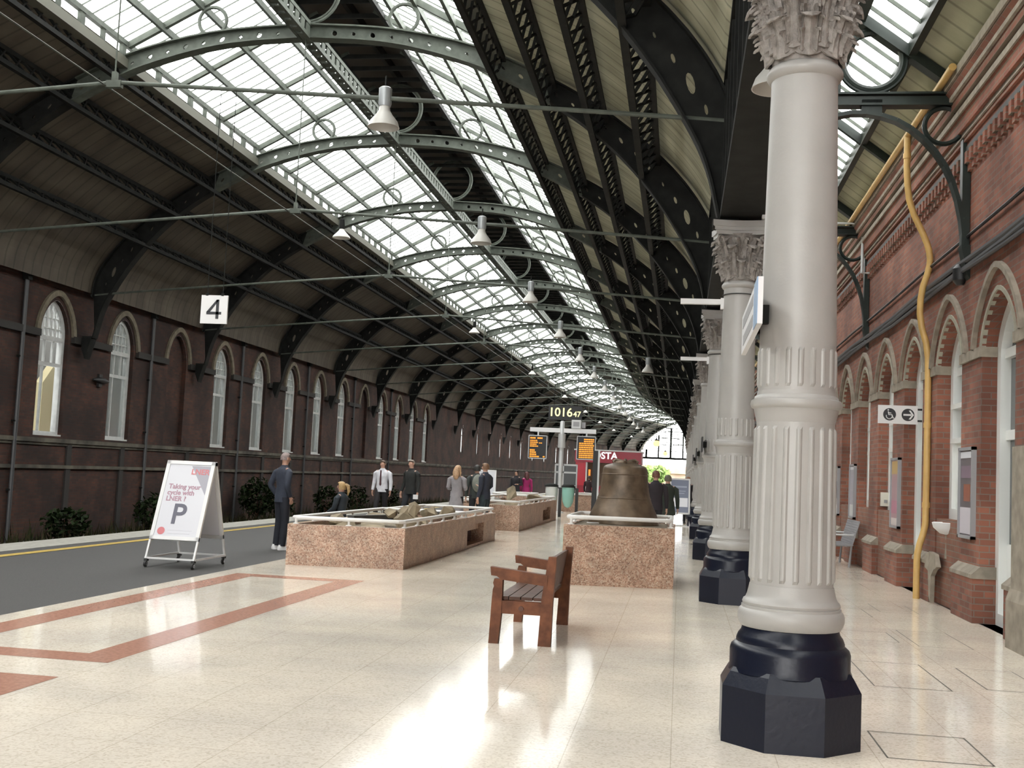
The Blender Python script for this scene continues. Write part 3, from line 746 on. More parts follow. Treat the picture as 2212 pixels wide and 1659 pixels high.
def leaf(mb, an, r0, z0, hgt, wid, curl, lobes=4):
    """acanthus leaf hugging the bell, lobed and curling out at the tip"""
    n = 16; rows = []
    er = Vector((math.cos(an), math.sin(an), 0)); et = Vector((-er.y, er.x, 0)); rc = curl*.42
    for k in range(n+1):
        f = k/n
        if f < .72: g = f/.72; z = z0+(hgt-rc)*g; r = r0+.012+curl*.55*g**2.6; 
        else: a2 = (f-.72)/.28*PI*1.05; z = z0+hgt-rc+rc*math.sin(a2); r = r0+.012+curl*.55+rc*(1-math.cos(a2))
        lob = .58+.42*abs(math.sin(f*PI*lobes))**.6; ww = wid*(1-.3*f)*lob; rip = .014*math.cos(f*2*PI*lobes)
        rows.append([er*(r+dr+rip*abs(tt))+et*(tt*ww/2)+Vector((0, 0, z+abs(tt)*.018)) for tt, dr in ((-1, -.016), (-.5, .010), (0, .026), (.5, .010), (1, -.016))])
    idx = [mb.verts(r) for r in rows]; back = [mb.verts([p-er*.014 for p in r]) for r in rows]
    for k in range(n):
        for j in range(4):
            mb.face((idx[k][j], idx[k][j+1], idx[k+1][j+1], idx[k+1][j]), True); mb.face((back[k][j], back[k+1][j], back[k+1][j+1], back[k][j+1]), False)
        for j in (0, 4): mb.face((idx[k][j], idx[k+1][j], back[k+1][j], back[k][j]))
    for k in (0, n):
        for j in range(4): mb.face((idx[k][j], idx[k][j+1], back[k][j+1], back[k][j]))
def make_column():
    t = thing('column', 'x', 'column')
    oc = PI/8
    pm = MB(); pm.lathe([(.455, 0), (.455, .345), (.405, .43), (.385, .455)], n=8, rot=oc, smooth=False, cap=True)
    pm.build('plinth', M_navy, t)
    pm = MB(); pm.lathe([(.385, .43), (.374, .46), (.374, .555), (.366, .58), (.345, .598), (.336, .605), (.336, .622), (.326, .65), (.308, .672), (.30, .70)], n=40); pm.build('plinth_collar', M_navy, t)
    bm_ = MB(); bm_.lathe([(.29, .70), (.308, .704), (.322, .725), (.3315, .755), (.3315, .785), (.322, .81), (.310, .82), (.310, .835), (.300, .838), (.305, .855), (.298, .872), (.286, .88), (.276, .905), (.268, .94), (.262, .97)], n=48); bm_.build('base', M_white, t)
    fluted(.96, 2.0, .258, .247).build('lower_drum', M_white, t)
    rm = MB(); rm.lathe([(.246, 1.99), (.252, 2.02), (.262, 2.06), (.268, 2.085), (.283, 2.095), (.290, 2.115), (.284, 2.14), (.266, 2.15), (.262, 2.165), (.250, 2.175), (.246, 2.2)], n=48); rm.build('middle_ring', M_white, t)
    fluted(2.19, 2.5, .244, .242, proj=.010).build('upper_drum', M_white, t)
    sm = MB(); sm.lathe([(.243, 2.495), (.235, 3.0), (.222, 3.8), (.214, 4.2), (.214, 4.245), (.232, 4.255), (.247, 4.28), (.246, 4.30), (.23, 4.325), (.222, 4.335), (.215, 4.34)], n=48); sm.build('shaft', M_white, t)
    cm = MB(); cm.lathe([(.212, 4.335), (.214, 4.45), (.22, 4.6), (.24, 4.78), (.29, 4.92), (.33, 4.97)], n=32)
    for k in range(8): leaf(cm, 2*PI*k/8, .220, 4.345, .25, .185, .085, 4)
    for k in range(8): leaf(cm, 2*PI*(k+.5)/8, .222, 4.40, .40, .185, .12, 5)
    for k in range(8):
        for z_, hh, rr, wd, ao in ((4.37, .13, .228, .05, .18), (4.43, .15, .235, .055, .24), (4.50, .15, .245, .05, .15), (4.56, .14, .25, .05, .27), (4.62, .16, .262, .05, .2)):
            for sg in (-1, 1): leaf(cm, 2*PI*k/8+sg*ao, rr, z_, hh, wd, .055, 2)
    for k in range(16): leaf(cm, 2*PI*(k+.5)/16, .245, 4.60, .30, .10, .10, 4)
    cm.build('capital', M_capital, t, fix=False)
    for k in range(4):
        an = PI/4+k*PI/2; er = Vector((math.cos(an), math.sin(an), 0)); et = Vector((-er.y, er.x, 0))
        vm = MB(); pts = []; rr = []
        for j in range(7): f = j/6; pts.append(er*(.25+.12*f**1.5)+Vector((0, 0, 4.62+.3*f))); rr.append(.03)
        for j in range(1, 20):
            a2 = j*.42; R = .085*(1-j/24); pts.append(er*(.38+R*math.sin(a2))+Vector((0, 0, 4.865+R*math.cos(a2)))); rr.append(.024*(1-j/40))
        vm.path(pts, rr, 7); vm.build('volute', M_capital, t)
    am = MB()
    for z0, z1, a in ((4.955, 5.01, .345), (5.01, 5.06, .372), (5.06, 5.14, .396)):
        pl_ = []
        for q in range(4):
            for j in range(8):
                x = -1+2*j/8; c = 1-.16*(1-x*x); p = Vector((x*a*(1 if j else 1), -a*c)); p.rotate(Matrix.Rotation(q*PI/2, 2)); pl_.append((p.x, p.y))
        am.prism(pl_, 'z', z0, z1)
    am.build('abacus', M_white, t)
    return t
col0 = make_column()
NCOL = 14
for n in range(1, NCOL+1):
    o = col0 if n == 1 else copy_tree(col0)
    o['label'] = 'nearest white fluted iron column on a navy octagonal plinth, at right' if n == 1 else 'white fluted iron column on a navy plinth, %s in the row from the camera' % ORD[n]
    o['group'] = 'white iron columns'; at(o, UC, CS(n))
# nameboards hung on the track side of columns
M_blue = mat('pale_blue_edge', (.19, .30, .46), rough=.4)
def nameboard(u, s_, z, L, H, label, dark=False):
    t = thing('nameboard', label, 'sign', (u, s_, z))
    m = M_black if dark else M_lgrey
    MB().box((-.02, -L/2, -H/2), (.012, L/2, H/2)).build('panel', mat('sign_face', (.62, .62, .63), rough=.4) if not dark else M_black, t)
    if not dark:
        MB().box((-.024, -L/2-.002, -H/2), (-.019, -L/2+.3, H/2)).build('end_band', M_blue, t)
        MB().box((-.023, -.45, .03), (-.0195, .7, .10)).build('grey_band', M_grey, t)
        MB().box((-.023, -.45, -.10), (-.0195, .62, -.03)).build('grey_band', M_grey, t)
    for y in (-L*.15, L*.15): MB().box((.012, y-.03, -.06), (.09, y+.03, .06)).build('bracket', M_irond, t)
    return t
nameboard(.435, 7.6, 2.68, 1.72, .28, 'long pale station nameboard with blue end fixed to the nearest white column')
nameboard(.43, CS(3), 2.36, .9, .3, 'small dark sign plate on the side of the third white column', True)
nameboard(.43, CS(4), 2.36, .9, .3, 'small dark sign plate on the side of the fourth white column', True)
nameboard(.43, CS(5), 2.36, .9, .3, 'small dark sign plate on the side of the fifth white column', True)
for n, z in ((2, 4.07), (3, 4.15)):
    t = thing('bracket_arm', 'thin white horizontal bracket arm on the %s white column' % ORD[n], 'bracket', (UC-.22, CS(n), z), 0, 'white bracket arms')
    MB().box((-.58, -.04, -.035), (0, .04, .035)).build('arm', M_board, t); MB().box((-.035, -.05, -.1), (.01, .05, .05)).build('back_box', M_board, t)
    mb = MB(); mb.ring((.22, 0, .09), .226, .008, 'z', 32, 5); mb.build('strap', M_black, t)
t = thing('sensor_box', 'small white sensor box on top of the second column capital', 'sensor', (1.05, CS(2)-.3, 5.22))
MB().cbox((0, -.06, 0), (.16, .14, .13)).build('case', M_board, t); MB().lathe([(.02, -.1), (.02, -.06)], (0, 0, 0), 8).build('stalk', M_board, t)

# ------------------------------------------------------------------ side aisle brackets
def make_bracket():
    t = thing('roof_bracket', 'x', 'bracket'); m = MB()
    m.bar((UC+.1, 0, 6.9), (3.72, 0, 6.9), .14, .09); m.bar((UC+.1, 0, 6.98), (3.6, 0, 6.98), .22, .03); m.bar((UC+.1, 0, 6.83), (3.6, 0, 6.83), .2, .03); m.build('beam', M_irong, t)
    m = MB(); pts = [(UC+.15, 5.2), (1.15, 6.1), (1.6, 6.55), (2.05, 6.72), (2.45, 6.72), (2.85, 6.58), (3.2, 6.28), (3.45, 5.9), (3.6, 5.4), (3.66, 4.85)]
    pts = smooth(pts)
    for a, b in zip(pts, pts[1:]): m.bar((a[0], 0, a[1]), (b[0], 0, b[1]), .13, .06, up=(0, 1, 0)) if False else m.bar((a[0], 0, a[1]), (b[0], 0, b[1]), .16, .055)
    m.build('brace', M_irong, t)
    MB().box((2.28, -.07, 6.72), (2.55, .07, 6.9)).build('boss', M_irong, t)
    m = MB(); m.ring((2.42, 0, 7.46), .40, .05, 'y', 36, 8); m.ring((2.42, 0, 7.46), .45, .03, 'y', 36, 6); m.build('ring', M_irong, t)
    m = MB(); m.ring((3.37, 0, 6.55), .25, .035, 'y', 26, 7); m.build('ring', M_irong, t)
    m = MB(); m.ring((1.3, 0, 6.52), .22, .035, 'y', 26, 7); m.build('ring', M_irong, t)
    m = MB(); m.bar((3.66, 0, 6.9), (3.66, 0, 4.85), .14, .1, up=(1, 0, 0)); m.prism([(3.60, 4.9), (3.72, 4.9), (3.72, 4.45), (3.68, 4.5)], 'y', -.1, .1); m.build('wall_post', M_irong, t)
    m = MB(); m.bar((2.2, 0, 8.08), (3.68, 0, 6.98), .2, .13); m.bar((2.2, 0, 8.08), (.9, 0, 7.1), .16, .12); m.build('rafter', M_irong, t)
    m = MB(); m.bar((1.95, 0, 7.95), (1.95, 0, 6.95), .13, .1, up=(1, 0, 0)); m.build('strut', M_irong, t)
    return t
br0 = make_bracket()
for n in range(1, 9):
    o = br0 if n == 1 else copy_tree(br0)
    o['label'] = 'dark green iron roof bracket with ring, from the %s column to the brick wall' % ORD[n]; o['group'] = 'aisle roof brackets'; at(o, 0, CS(n))

# ------------------------------------------------------------------ hanging lamps
def bell_lamp():
    t = thing('pendant_lamp', 'x', 'lamp')
    m = MB(); m.lathe([(.075, .17), (.085, .10), (.12, .04), (.20, -.06), (.225, -.13), (.232, -.15), (.222, -.15), (.19, -.06), (.11, .03), (.07, .10)], n=28); m.build('shade', M_lamp, t)
    m = MB(); m.lathe([(.085, .16), (.095, .2), (.095, .43), (.07, .45), (.03, .46)], n=20); m.build('gear_housing', M_lampbody, t)
    m = MB(); m.path([(0, 0, .45), (0, 0, .62)], .015, 6); m.build('stem', M_irond, t)
    return t
def wide_lamp():
    t = thing('pendant_lamp', 'x', 'lamp')
    m = MB(); m.lathe([(.05, .14), (.06, .10), (.10, .05), (.185, -.04), (.20, -.075), (.19, -.07), (.1, .03)], n=28); m.build('shade', M_lamp, t)
    m = MB(); m.lathe([(.055, .12), (.06, .2), (.05, .34), (.02, .36)], n=16); m.build('gear_housing', M_irond, t)
    m = MB(); m.path([(0, 0, .34), (0, 0, .55)], .012, 6); m.build('stem', M_irond, t)
    return t
bl = bell_lamp(); wl = wide_lamp(); f1 = f2 = True
for n in range(2, 16):
    o = bl if f1 else copy_tree(bl); f1 = False
    o['label'] = 'cream bell lamp with grey gear box hanging from the %s tie rod, right row' % ORD[n-1]; o['group'] = 'bell lamps in the right row'; at(o, -4.45, CS(n), 6.68)
for i, n in enumerate(range(3, 22, 2)):
    o = wl if f2 else copy_tree(wl); f2 = False
    o['label'] = 'wide pale lamp shade hanging from the %s tie rod, left row' % ORD[n-1]; o['group'] = 'wide lamps in the left row'; at(o, -7.6, CS(n), 6.68)
o = copy_tree(bl); o['label'] = 'single bell lamp hanging apart against the dark roof right of the skylight'; o['group'] = 'bell lamps on the right slope'; at(o, -1.45, 46.0, 6.05)
MB().path([(0, 0, .6), (0, 0, 2.0)], .012, 6).build('hanger', M_irond, o)
o = copy_tree(bl); o['label'] = 'large bell lamp half hidden behind the nearest column capital'; o['group'] = 'bell lamps on the right slope'; at(o, .68, 9.3, 4.98); o.scale = (.9, .9, .9)
for z, u, s_ in ((6.9, -3.2, 150), (5.6, -1.5, 165)):
    pass
for i, (px, py, D) in enumerate(((1418, 958, 85), (1437, 980, 110))):
    ray = fw+R2*((px-1106)/F0)-U2*((py-829.5)/F0); p = Vector((0, 0, 1.6))+ray*(D/ray.y)
    t = thing('globe_lamp', ('larger' if i == 0 else 'smaller')+' glowing yellow globe lamp in front of the far glazed arch', 'lamp', p, 0, 'globe lamps')
    R = (.25, .22)[i]; MB().sphere((0, 0, 0), R, 14, 10).build('globe', M_globe, t); MB().lathe([(R*.5, R*.85), (R*.6, R*1.05), (R*.2, R*1.3), (.03, R*1.6)], n=12).build('cap', M_irond, t)
    MB().path([(0, 0, R*1.5), (0, 0, 11.0-p.z if i else 10.2-p.z)], .02, 5).build('hanger', M_irond, t)

# ------------------------------------------------------------------ platform number sign
t = thing('number_sign', 'white square sign with a black 4 hanging on two thin rods', 'sign', (-6.86, CS(2), 3.79))
MB().box((-.205, -.015, -.21), (.205, .015, .21)).build('panel', M_board, t)
nm = MB()
for q in ([(.035, .145), (.075, .145), (.075, -.14), (.03, -.14), (.03, .08)], [(-.115, -.035), (.115, -.035), (.115, -.075), (-.115, -.075)], [(.035, .145), (.075, .145), (-.062, -.04), (-.115, -.04)]): nm.prism(q, 'y', -.019, -.015)
nm.build('numeral', M_black_ink, t)
for x in (-.12, .12):
    MB().path([(x, 0, .22), (x, 0, 3.35)], .0055, 6).build('rod', M_irond, t); MB().cbox((x, 0, .22), (.04, .03, .04)).build('clip', M_irond, t)

# ------------------------------------------------------------------ pipes, cables on the right wall
mb = MB(); py_ = 17.85
mb.path(smooth([(3.30, py_, 7.08), (3.30, py_, 6.4), (3.36, py_, 5.95), (3.60, py_, 5.45), (3.67, py_, 5.2), (3.66, py_, 5.0), (3.54, py_, 4.62), (3.53, py_, 4.2), (3.66, py_, 3.75), (3.67, py_, 3.3), (3.67, py_, 1.2), (3.66, py_, 1.05), (3.56, py_, .72), (3.55, py_, .5), (3.55, py_, 0)]), .05, 10)
t = thing('gas_pipe', 'ochre yellow pipe bending down the right brick wall to the floor', 'pipe', (0, 0, 0)); mb.build('drop_pipe', M_pipey, t)
MB().path([(3.30, 14.9, 7.08), (3.30, 17.85, 7.08), (3.30, 27, 7.08), (3.30, 60, 7.08)], .05, 10).build('run_pipe', M_pipey, t)
for z in (2.6, 1.4, 6.75): MB().lathe([(.06, z-.04), (.06, z+.04)], (3.67 if z < 6 else 3.30, py_, 0), 12).build('coupling', M_pipey, t)
for k, (z0, z1, r) in enumerate(((4.27, 4.62, .04), (4.34, 4.69, .045), (4.20, 4.55, .035))):
    pass
t = thing('cable_bundle', 'thick bundle of black cables slung along the brick wall above the arches', 'cable', (0, 0, 0))
for k, (du, dz, r) in enumerate(((0, 0, .038), (.02, .072, .04), (.03, -.062, .028))):
    pts = [(3.675-du*.3, 9+j*2.4, 4.62+dz+.03*math.sin(j*1.9+k)) for j in range(24)]
    MB().path(pts, r, 7).build('cable', mat('dusty_cable', (.055, .055, .06), rough=.6), t)
tag(MB().path([(3.68, 9+j*2.4, 5.02+.01*math.sin(j*2)) for j in range(24)], .022, 6).build('cable', M_black), 'single thin black cable along the brick wall above the thick bundle', 'cable')
t = thing('conduit', 'light grey metal conduit bent from the third bracket down the brick wall', 'conduit', (0, 0, 0))
MB().path([(2.9, 23.6, 7.0), (3.52, 23.6, 7.0), (3.52, 23.6, 5.98), (3.71, 23.6, 5.98)], .03, 8).build('tube', M_lgrey, t)
t = thing('alarm_bell_box', 'black alarm box on the brick wall beside a bracket foot', 'alarm', (3.66, 15.9, 4.55))
MB().lathe([(.05, -.14), (.1, -.08), (.1, .08), (.05, .14)], n=12).build('case', M_black, t)

# left wall downpipes and lower dark pilaster strips
for i, (s_, lab) in enumerate(((28.95, 'left of the leftmost window'), (36.72, 'before the first blank arch'), (44.9, 'between third and fourth windows'), (53.4, 'between fifth and sixth windows'), (61.4, 'before the second blank arch'), (69.6, 'among the tall windows far along the wall'))):
    t = thing('downpipe', 'dark iron downpipe on the left brick wall, '+lab, 'downpipe', (UL+.09, s_, 0), 0, 'left wall downpipes')
    MB().path([(0, 0, -.95), (0, 0, 6.4)], .06, 8).build('pipe', mat('pipe_grey', (.05, .052, .055), rough=.45), t); MB().prism([(-.1, 6.35), (.1, 6.35), (.15, 6.65), (-.15, 6.65)], 'x', -.08, .1).build('hopper', M_irond, t)
    for z in (.5, 2.4, 4.2): MB().cbox((-.03, 0, z), (.1, .2, .05)).build('clip', M_irond, t)
for i, s_ in enumerate((31.9, 35.2, 40.2, 43.6, 48.0, 51.6, 56.3, 60.0)):
    struct(MB().box((UL, s_-.13, -.95), (UL+.06, s_+.13, 1.82)).build('trim_%d' % (40+i), mat('soot_strip', (.03, .027, .025), rough=.9)))
t = thing('wall_lamp', 'black tapered bracket lamp on the left wall beside the second window', 'lamp', (UL+.1, 33.4, 3.9))
MB().lathe([(.02, -.5), (.09, -.2), (.1, .1), (.03, .5)], n=10).build('shade', M_black, t); list(t.children)[0].rotation_euler = (PI/2, 0, 0)
MB().box((-.1, -.1, -.2), (-.02, .1, .2)).build('back_plate', M_black, t)
# ------------------------------------------------------------------ stone planters with white rails
def planter(label, u0, u1, s0, s1, h=.64, rail=.10, skew=0.0, recess=None, fill=-.14):
    t = thing('planter', label, 'planter', ((u0+u1)/2, s0, 0), 0, 'pink stone planters')
    W, D = (u1-u0)/2, s1-s0; th = .12
    sk = lambda x: skew*x/(2*W)
    m = MB()
    o = [(-W, 0-sk(W)), (W, sk(W)), (W, D), (-W, D)]; i = [(-W+th, th-sk(W)), (W-th, th+sk(W)), (W-th, D-th), (-W+th, D-th)]
    for q in range(4):
        a, b, c, d = o[q], o[(q+1) % 4], i[(q+1) % 4], i[q]
        if q == 1 and recess:
            y0, y1, z0, z1 = recess
            for (ya, yb, za, zb) in ((a[1], y0, 0, h), (y1, b[1], 0, h), (y0, y1, 0, z0), (y0, y1, z1, h)): m.poly([(W, ya, za), (W, yb, za), (W, yb, zb), (W, ya, zb)])
            for p_, r_ in (((y0, z0), (y1, z0)), ((y1, z0), (y1, z1)), ((y1, z1), (y0, z1)), ((y0, z1), (y0, z0))): m.poly([(W, *p_), (W, *r_), (W-.3, *r_), (W-.3, *p_)])
        else: m.poly([(*a, 0), (*b, 0), (*b, h), (*a, h)])
        m.poly([(*a, h), (*b, h), (*c, h), (*d, h)]); m.poly([(*d, h), (*c, h), (*c, h-.3), (*d, h-.3)])
    m.build('stone_wall', M_granite, t)
    if recess:
        y0, y1, z0, z1 = recess
        MB().box((W-.33, y0-.01, z0-.01), (W-.28, y1+.01, z1+.01)).build('display_panel', mat('dark_display', (.05, .035, .045), rough=.25, col2=(.14, .07, .09), vscale=4), t)
    m = MB(); m.poly([(*p_, h+fill) for p_ in i]); m.build('gravel', mat('planter_gravel', (.17, .14, .10), rough=.95, var=.4, vscale=20), t)
    rl = th/2; c4 = [(-W+rl, rl-sk(W)), (W-rl, rl+sk(W)), (W-rl, D-rl), (-W+rl, D-rl)]; z = h+rail
    pts = []
    for q in range(4):
        a = Vector((*c4[q], z)); b = Vector((*c4[(q+1) % 4], z)); d = (b-a).normalized(); pts += [a+d*.06, b-d*.06]
    m = MB(); m.path(pts, .032, 10, closed=True); m.build('rail', M_rail, t)
    for q in range(4):
        a = Vector((*c4[q], 0)); b = Vector((*c4[(q+1) % 4], 0)); n = max(1, round((b-a).length/1.15))
        for k in range(n):
            p_ = a.lerp(b, (k+.02)/n if k else .03); mm_ = MB(); mm_.lathe([(.05, h), (.05, h+.012), (.022, h+.02), (.022, z)], (p_.x, p_.y, 0), 8); mm_.build('rail_post', M_rail, t)
    return t
planter('long pink stone planter nearest the camera, filled with jagged rocks', -6.07, -4.25, 17.36, 22.85, skew=.3)
planter('second pink stone planter, directly behind the rock filled one', -6.07, -4.28, 22.93, 26.6, h=.63, recess=(.12, 2.05, .06, .47))
planter('third pink stone planter, beyond the group of standing people', -6.3, -4.33, 31.0, 40.4, h=.70, recess=(5.5, 7.6, .1, .5))
planter('small far stone planter near the departure screens', -5.4, -3.72, 50.0, 54.0, h=.68)
planter('far low stone planter left of the clear bag bin', -6.9, -5.5, 41.5, 45.0, h=.72)
planter('square pink stone planter carrying the big bronze bell', -1.67, -.05, 16.85, 18.95, h=.88, rail=.11, skew=.3, fill=-.005)

# rocks in the planters
def rock(u, s, z, sx, sy, sz, label, seed, m=M_rock, rz=0, grp='jagged rocks in the nearest planter'):
    rnd = random.Random(seed); bm = bmesh.new()
    for _ in range(11):
        v = Vector((rnd.gauss(0, 1), rnd.gauss(0, 1), rnd.gauss(0, 1))).normalized(); bm.verts.new((v.x*sx, v.y*sy, v.z*sz if v.z > -.2 else v.z*sz*.6))
    bmesh.ops.convex_hull(bm, input=bm.verts); bmesh.ops.delete(bm, geom=[v for v in bm.verts if not v.link_faces], context='VERTS')
    me = bpy.data.meshes.new('rock'); bm.to_mesh(me); bm.free(); me.materials.append(m)
    o = link('rock', me); o.location = (u, s, z); o.rotation_euler = (0, 0, rz); return tag(o, label, 'rock', grp)
RK = [(-5.62, 18.35, .66, .17, .22, .16, 'flat grey-green rock slab at the left front of the rock pile'),
 (-5.42, 18.1, .62, .20, .2, .15, 'triangular grey rock beside the left slab, near the front rail'),
 (-5.0, 18.35, .60, .24, .26, .15, 'broad dark brown rock slab in the front middle of the planter'),
 (-5.05, 19.7, .76, .15, .14, .12, 'small pale pointed rock standing behind the broad dark slab'),
 (-4.86, 20.2, .76, .22, .22, .17, 'grey domed rock left of the tallest rock'),
 (-4.72, 20.1, .80, .15, .16, .24, 'tallest pointed rock of the pile'),
 (-4.55, 18.9, .64, .27, .24, .22, 'large yellowish flat-topped rock near the front right corner'),
 (-4.62, 21.1, .74, .24, .2, .16, 'rounded tan rock right of the tallest one'),
 (-4.52, 21.9, .74, .2, .2, .24, 'square-topped brown rock at the back of the pile'),
 (-4.5, 19.5, .62, .2, .2, .14, 'dark low rock behind the yellowish flat-topped one'),
 (-5.5, 20.6, .64, .3, .25, .12, 'low brown rock along the left side of the planter')]
for k, r_ in enumerate(RK): rock(*r_, 11+k)
for u, s, z, w_, d_, h_, lab, rz in ((-5.35, 20.0, .66, .14, 1.7, .1, 'long dark stone beam lying along the planter among rocks', -.35), (-4.75, 22.5, .68, .62, .3, .09, 'flat dark slab across the back of the rock planter', .05)):
    o = tag(MB().cbox((0, 0, 0), (w_, d_, h_)).build('stone_beam', M_slab), lab, 'stone', 'dark slabs among the rocks'); o.location = (u, s, z+.02); o.rotation_euler = (0, 0, rz)
for k, (u, s, z, a, b, c, lab) in enumerate(((-5.2, 35.2, .85, .22, .3, .38, 'tall brown rock in the third planter'), (-4.9, 33.4, .66, .25, .3, .14, 'low grey rock at the front of the third planter'), (-5.7, 32.6, .68, .3, .3, .15, 'flat pale rock at the left of the third planter'), (-4.8, 37.6, .72, .35, .4, .2, 'mossy rock at the back of the third planter'))):
    rock(u, s, z, a, b, c, lab, 60+k, grp='rocks in the third planter')

# ------------------------------------------------------------------ bronze bell
t = thing('bell', 'large weathered bronze bell standing mouth down on a stone planter', 'bell', (-.86, 17.95, .88))
m = MB(); m.lathe([(.555, 0), (.556, .03), (.545, .06), (.54, .09), (.515, .17), (.475, .25), (.435, .34), (.405, .43), (.385, .52), (.37, .63), (.358, .75), (.350, .84), (.335, .885), (.30, .91), (.22, .935), (.16, .955), (.02, .96)], n=56); m.build('body', M_bronze, t)
m = MB()
for z, r in ((.075, .542), (.40, .414), (.77, .357)): m.ring((0, 0, z), r, .010, 'z', 48, 6)
m.build('moulding', M_bronze, t)
m = MB(); m.lathe([(.15, .94), (.17, .955), (.16, .975), (.10, .985), (.09, .995)], n=24); m.build('crown', M_bronze, t)
for k in range(4):
    a = k*PI/2; MB().path([(.05*math.cos(a), .05*math.sin(a), .985), (.15*math.cos(a), .15*math.sin(a), 1.0), (.19*math.cos(a), .19*math.sin(a), .975), (.17*math.cos(a), .17*math.sin(a), .93)], .022, 7).build('crown_loop', M_bronze, t)
tag(MB().box((-1.36, 17.02, .905), (-1.18, 17.14, .91)).build('card', M_board), 'small white card lying by the rail left of the bell', 'card')

# ------------------------------------------------------------------ timber bench seen end on
t = thing('bench', 'dark brown timber bench with arms standing on the cream floor', 'bench', (-1.43, 11.48, 0))
L2 = .81
for y in (-L2, L2):
    MB().prism([(-.295, 0), (-.205, 0), (-.185, .30), (-.185, .60), (-.265, .60), (-.275, .56), (-.265, .53), (-.275, .50), (-.28, .42)], 'y', y-.045, y+.045).build('leg', M_wood, t)
    MB().prism([(.17, 0), (.29, 0), (.295, .40), (.315, .83), (.24, .83), (.19, .45)], 'y', y-.045, y+.045).build('leg', M_wood, t)
    MB().prism([(-.30, .665), (-.305, .71), (.24, .655), (.235, .555), (-.20, .595), (-.24, .625), (-.295, .63)], 'y', y-.055, y+.055).build('armrest', M_wood, t)
    MB().box((-.2, y-.035, .28), (.2, y+.035, .40)).build('side_rail', M_wood, t)
    mb = MB(); mb.M = Matrix.Translation((0, y-math.copysign(.0, y), .335)) @ Matrix.Rotation(PI/2, 4, 'X'); mb.lathe([(.0, -.05), (.024, -.05), (.024, .05), (.0, .05)], n=10); mb.build('peg', M_woodd, t)
for k in range(4): MB().box((-.24+k*.115, -L2+.02, .405), (-.135+k*.115, L2-.02, .435)).build('seat_slat', M_woodd, t)
MB().prism([(.185, .46), (.215, .46), (.262, .80), (.232, .80)], 'y', -L2+.04, L2-.04).build('backrest', M_woodd, t)
MB().box((-.235, -L2, .30), (-.2, L2, .40)).build('front_rail', M_wood, t)
# grey mesh bench by the brick wall
t = thing('mesh_bench', 'grey perforated metal bench against the brick wall behind the columns', 'bench', (3.28, 24.6, 0))
m = MB(); 
for k in range(9): m.box((-.22+k*.05, -.8, .43), (-.195+k*.05, .8, .45))
for k in range(17): m.box((-.22, -.8+k*.1-.01, .44), (.22, -.8+k*.1+.01, .455))
m.build('seat', M_grey, t)
m = MB()
for k in range(10): m.box((.20+k*.014, -.8, .46+k*.05), (.215+k*.014, .8, .488+k*.05))
for k in range(17): m.bar((.2, -.8+k*.1, .46), (.335, -.8+k*.1, .94), .02, .02)
m.build('backrest', M_grey, t)
for y in (-.7, .7):
    MB().path([(-.18, y, 0), (-.12, y, .43), (.2, y, .43), (.16, y, 0)], .025, 7).build('leg', M_grey, t)
    MB().path([(-.2, y, .45), (-.2, y, .65), (.24, y, .65)], .02, 7).build('armrest', M_lgrey, t)

